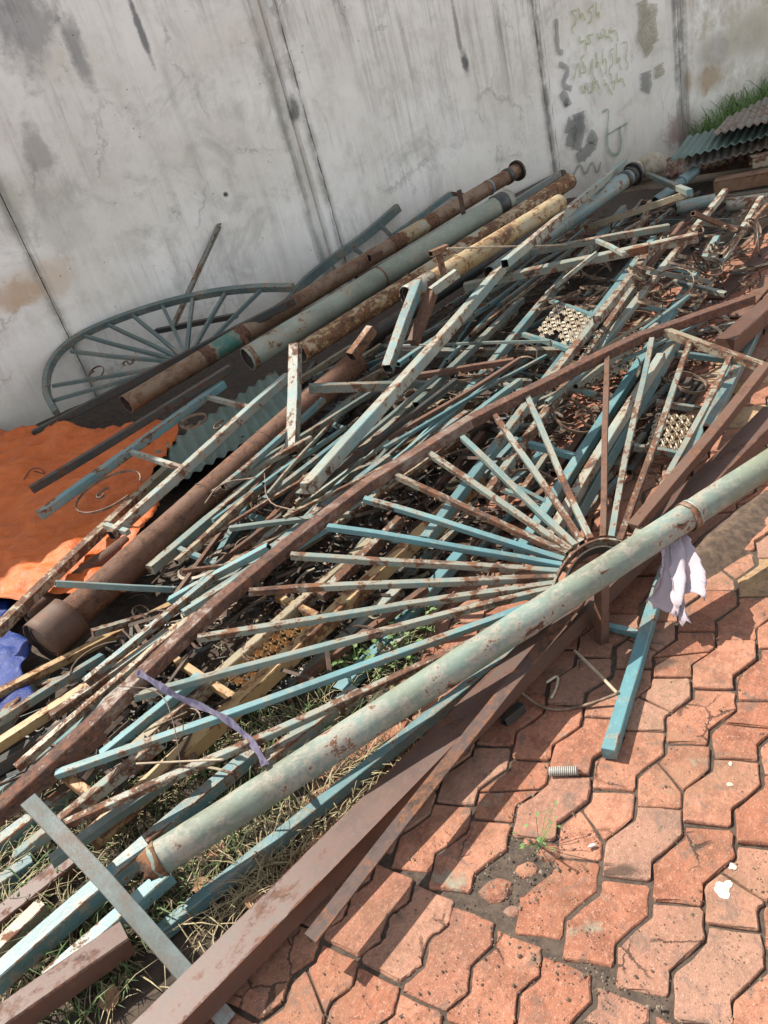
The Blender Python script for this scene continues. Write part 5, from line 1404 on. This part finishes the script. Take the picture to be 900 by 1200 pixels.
# grit in the joints and the broken patch
def grit(n, polys, seed, rmin, rmax, name, label, mat):
    r = random.Random(seed); vs = []; fs = []
    for poly, share in polys:
        xs = [p[0] for p in poly]; ys = [p[1] for p in poly]; c = 0
        while c < n * share:
            x, y = r.uniform(min(xs), max(xs)), r.uniform(min(ys), max(ys))
            if not inside(x, y, poly): continue
            c += 1; s = r.uniform(rmin, rmax) * (1 if r.random() < .9 else 1.8); p = P(x, y, 0) + Vector((0, 0, r.choice([-.020, -.016, .0005]) + s * .3)); o = len(vs)
            for dx, dy, dz in ((1, 0, 0), (-1, 0, 0), (0, 1, 0), (0, -1, 0), (0, 0, .8), (0, 0, -.8)):
                vs.append(p + Vector((dx * s * r.uniform(.6, 1.2), dy * s * r.uniform(.6, 1.2), dz * s * r.uniform(.6, 1.1))))
            for f in ((0, 2, 4), (2, 1, 4), (1, 3, 4), (3, 0, 4), (2, 0, 5), (1, 2, 5), (3, 1, 5), (0, 3, 5)): fs.append(tuple(o + q for q in f))
    o = mesh_obj(name, vs, fs, MT[mat]); tag(o, label, 'gravel', kind='stuff')
FRONT = [(330, 1200), (560, 880), (720, 700), (900, 600), (900, 1200)]
grit(5200, [(FRONT, .85), ([(724, 742), (800, 640), (900, 560), (900, 610)], .15)], 3, .0008, .0026, 'grit', 'fine dark grit and soil crumbs lying over the paving joints', 'soil')
grit(900, [([(545, 1040), (590, 960), (650, 905), (670, 940), (660, 1010), (620, 1070)], .75), ([(560, 1080), (600, 1095), (700, 1130), (790, 1180), (780, 1195), (650, 1140), (560, 1100)], .25)], 5, .001, .0038, 'gravel', 'loose gravel in the broken patch of the paving', 'gravel')
# broken paver lumps in the patch
for i, (x, y, rr) in enumerate([(645, 1000, .026), (618, 1020, .024), (582, 1044, .034), (622, 985, .016), (600, 1068, .016)]):
    o = rock('paver_fragment', P(x, y, -.008), rr, MT['paver'], None, None, i * 3.1, sq=(1.15, .85, .38), sub=2); o.data.polygons.foreach_set('use_smooth', [False] * len(o.data.polygons)); tag(o, 'broken lump of red paver sunk in the gravel patch', 'paver fragment', 'broken lumps in the gravel patch')
# white paint splash and crumbs
def splat(x, y, r0, seed, name, label, mat='white_bit', cat='paint spot', sx=1.0):
    r = random.Random(seed); c = P(x, y, .0025); vs = [Vector((0, 0, .0012))]; n = 40
    for i in range(n):
        a = i / n * 6.283; k = r0 * (.85 + .75 * mnoise.noise(Vector((math.cos(a) * .8, math.sin(a) * .8, seed))) + .25 * mnoise.noise(Vector((math.cos(a) * 5, math.sin(a) * 5, seed)))); vs.append(Vector((math.cos(a) * k * sx, math.sin(a) * k, 0)))
    o = mesh_obj(name, vs, [(0, 1 + i, 1 + (i + 1) % n) for i in range(n)], MT[mat]); o.location = c; tag(o, label, cat); return o
splat(848, 1040, .022, 2, 'paint_spot', 'large white paint splash on a red paving block'); splat(858, 1016, .009, 3, 'paint_spot', 'round white paint spot above the large white splash')
splat(856, 895, .006, 4, 'paint_spot', 'small white spot on a paving block above the greenish spot'); splat(855, 919, .007, 5, 'paint_spot', 'small greenish white spot on a paving block', 'stone')
rock('plaster_chip', P(694, 991, .004), .007, MT['white_bit'], 'small white plaster chip on a red paving block', 'chip', 2, sq=(1.5, .6, .6), sub=2)
for i, (x, y) in enumerate([(822, 694), (640, 740)]):
    o = rock('pebble', P(x, y, .003), .0055 + .003 * (i % 3), MT['white_bit'] if i % 2 else MT['stone'], None, None, i * 1.7, sub=2); tag(o, 'small pale pebble lying loose on the red paving', 'pebble', 'pebbles on the paving')
# sandy soil spilled along the right side under the pipe
def spill():
    quad = [P(724, 742), P(800, 640), P(960, 520), P(960, 600)]
    vs = []; fs = []; n = 26
    for j in range(n + 1):
        for i in range(n + 1):
            u, v = i / n, j / n; p = quad[0] * (1 - u) * (1 - v) + quad[1] * u * (1 - v) + quad[2] * u * v + quad[3] * (1 - u) * v
            k = math.sin(math.pi * u) * math.sin(math.pi * min(1, v * 1.2 + .08)); p.z = -.012 + .05 * max(0, k) + .008 * mnoise.noise(p * 14) + .004 * mnoise.noise(p * 40); vs.append(p)
    for j in range(n):
        for i in range(n): q = j * (n + 1) + i; fs.append((q, q + 1, q + n + 2, q + n + 1))
    tag(mesh_obj('soil_spill', vs, fs, MT['spill'], smooth=True), kind='structure')
spill()
def leaf(p, size, ang, label, seed):
    r = random.Random(seed); vs = []; fs = []; n = 8
    for i in range(n + 1):
        t = i / n; w = size * .38 * math.sin(math.pi * t ** .8) * (1 + .15 * r.random()); x = size * (t - .5)
        z = .3 * size * (t - .5) ** 2
        vs += [Vector((x, -w, z + abs(w) * .5)), Vector((x, 0, z)), Vector((x, w, z + abs(w) * .4))]
    for i in range(n):
        for k in range(2): fs.append((i * 3 + k, i * 3 + k + 1, i * 3 + k + 4, i * 3 + k + 3))
    o = mesh_obj('dry_leaf', vs, fs, MT['leaf'], smooth=True); o.location = p; o.rotation_euler = (r.uniform(-.3, .3), r.uniform(-.3, .3), ang); tag(o, label, 'leaf', 'dry leaves in the weeds')
for i, (x, y) in enumerate([(257, 1000), (84, 1100), (76, 1095), (215, 1075), (300, 1060), (240, 1040), (130, 1170)]): leaf(P(x, y, .02), .06, i * 1.3, 'brown dry leaf lying in the weeds by the front pipe', i)
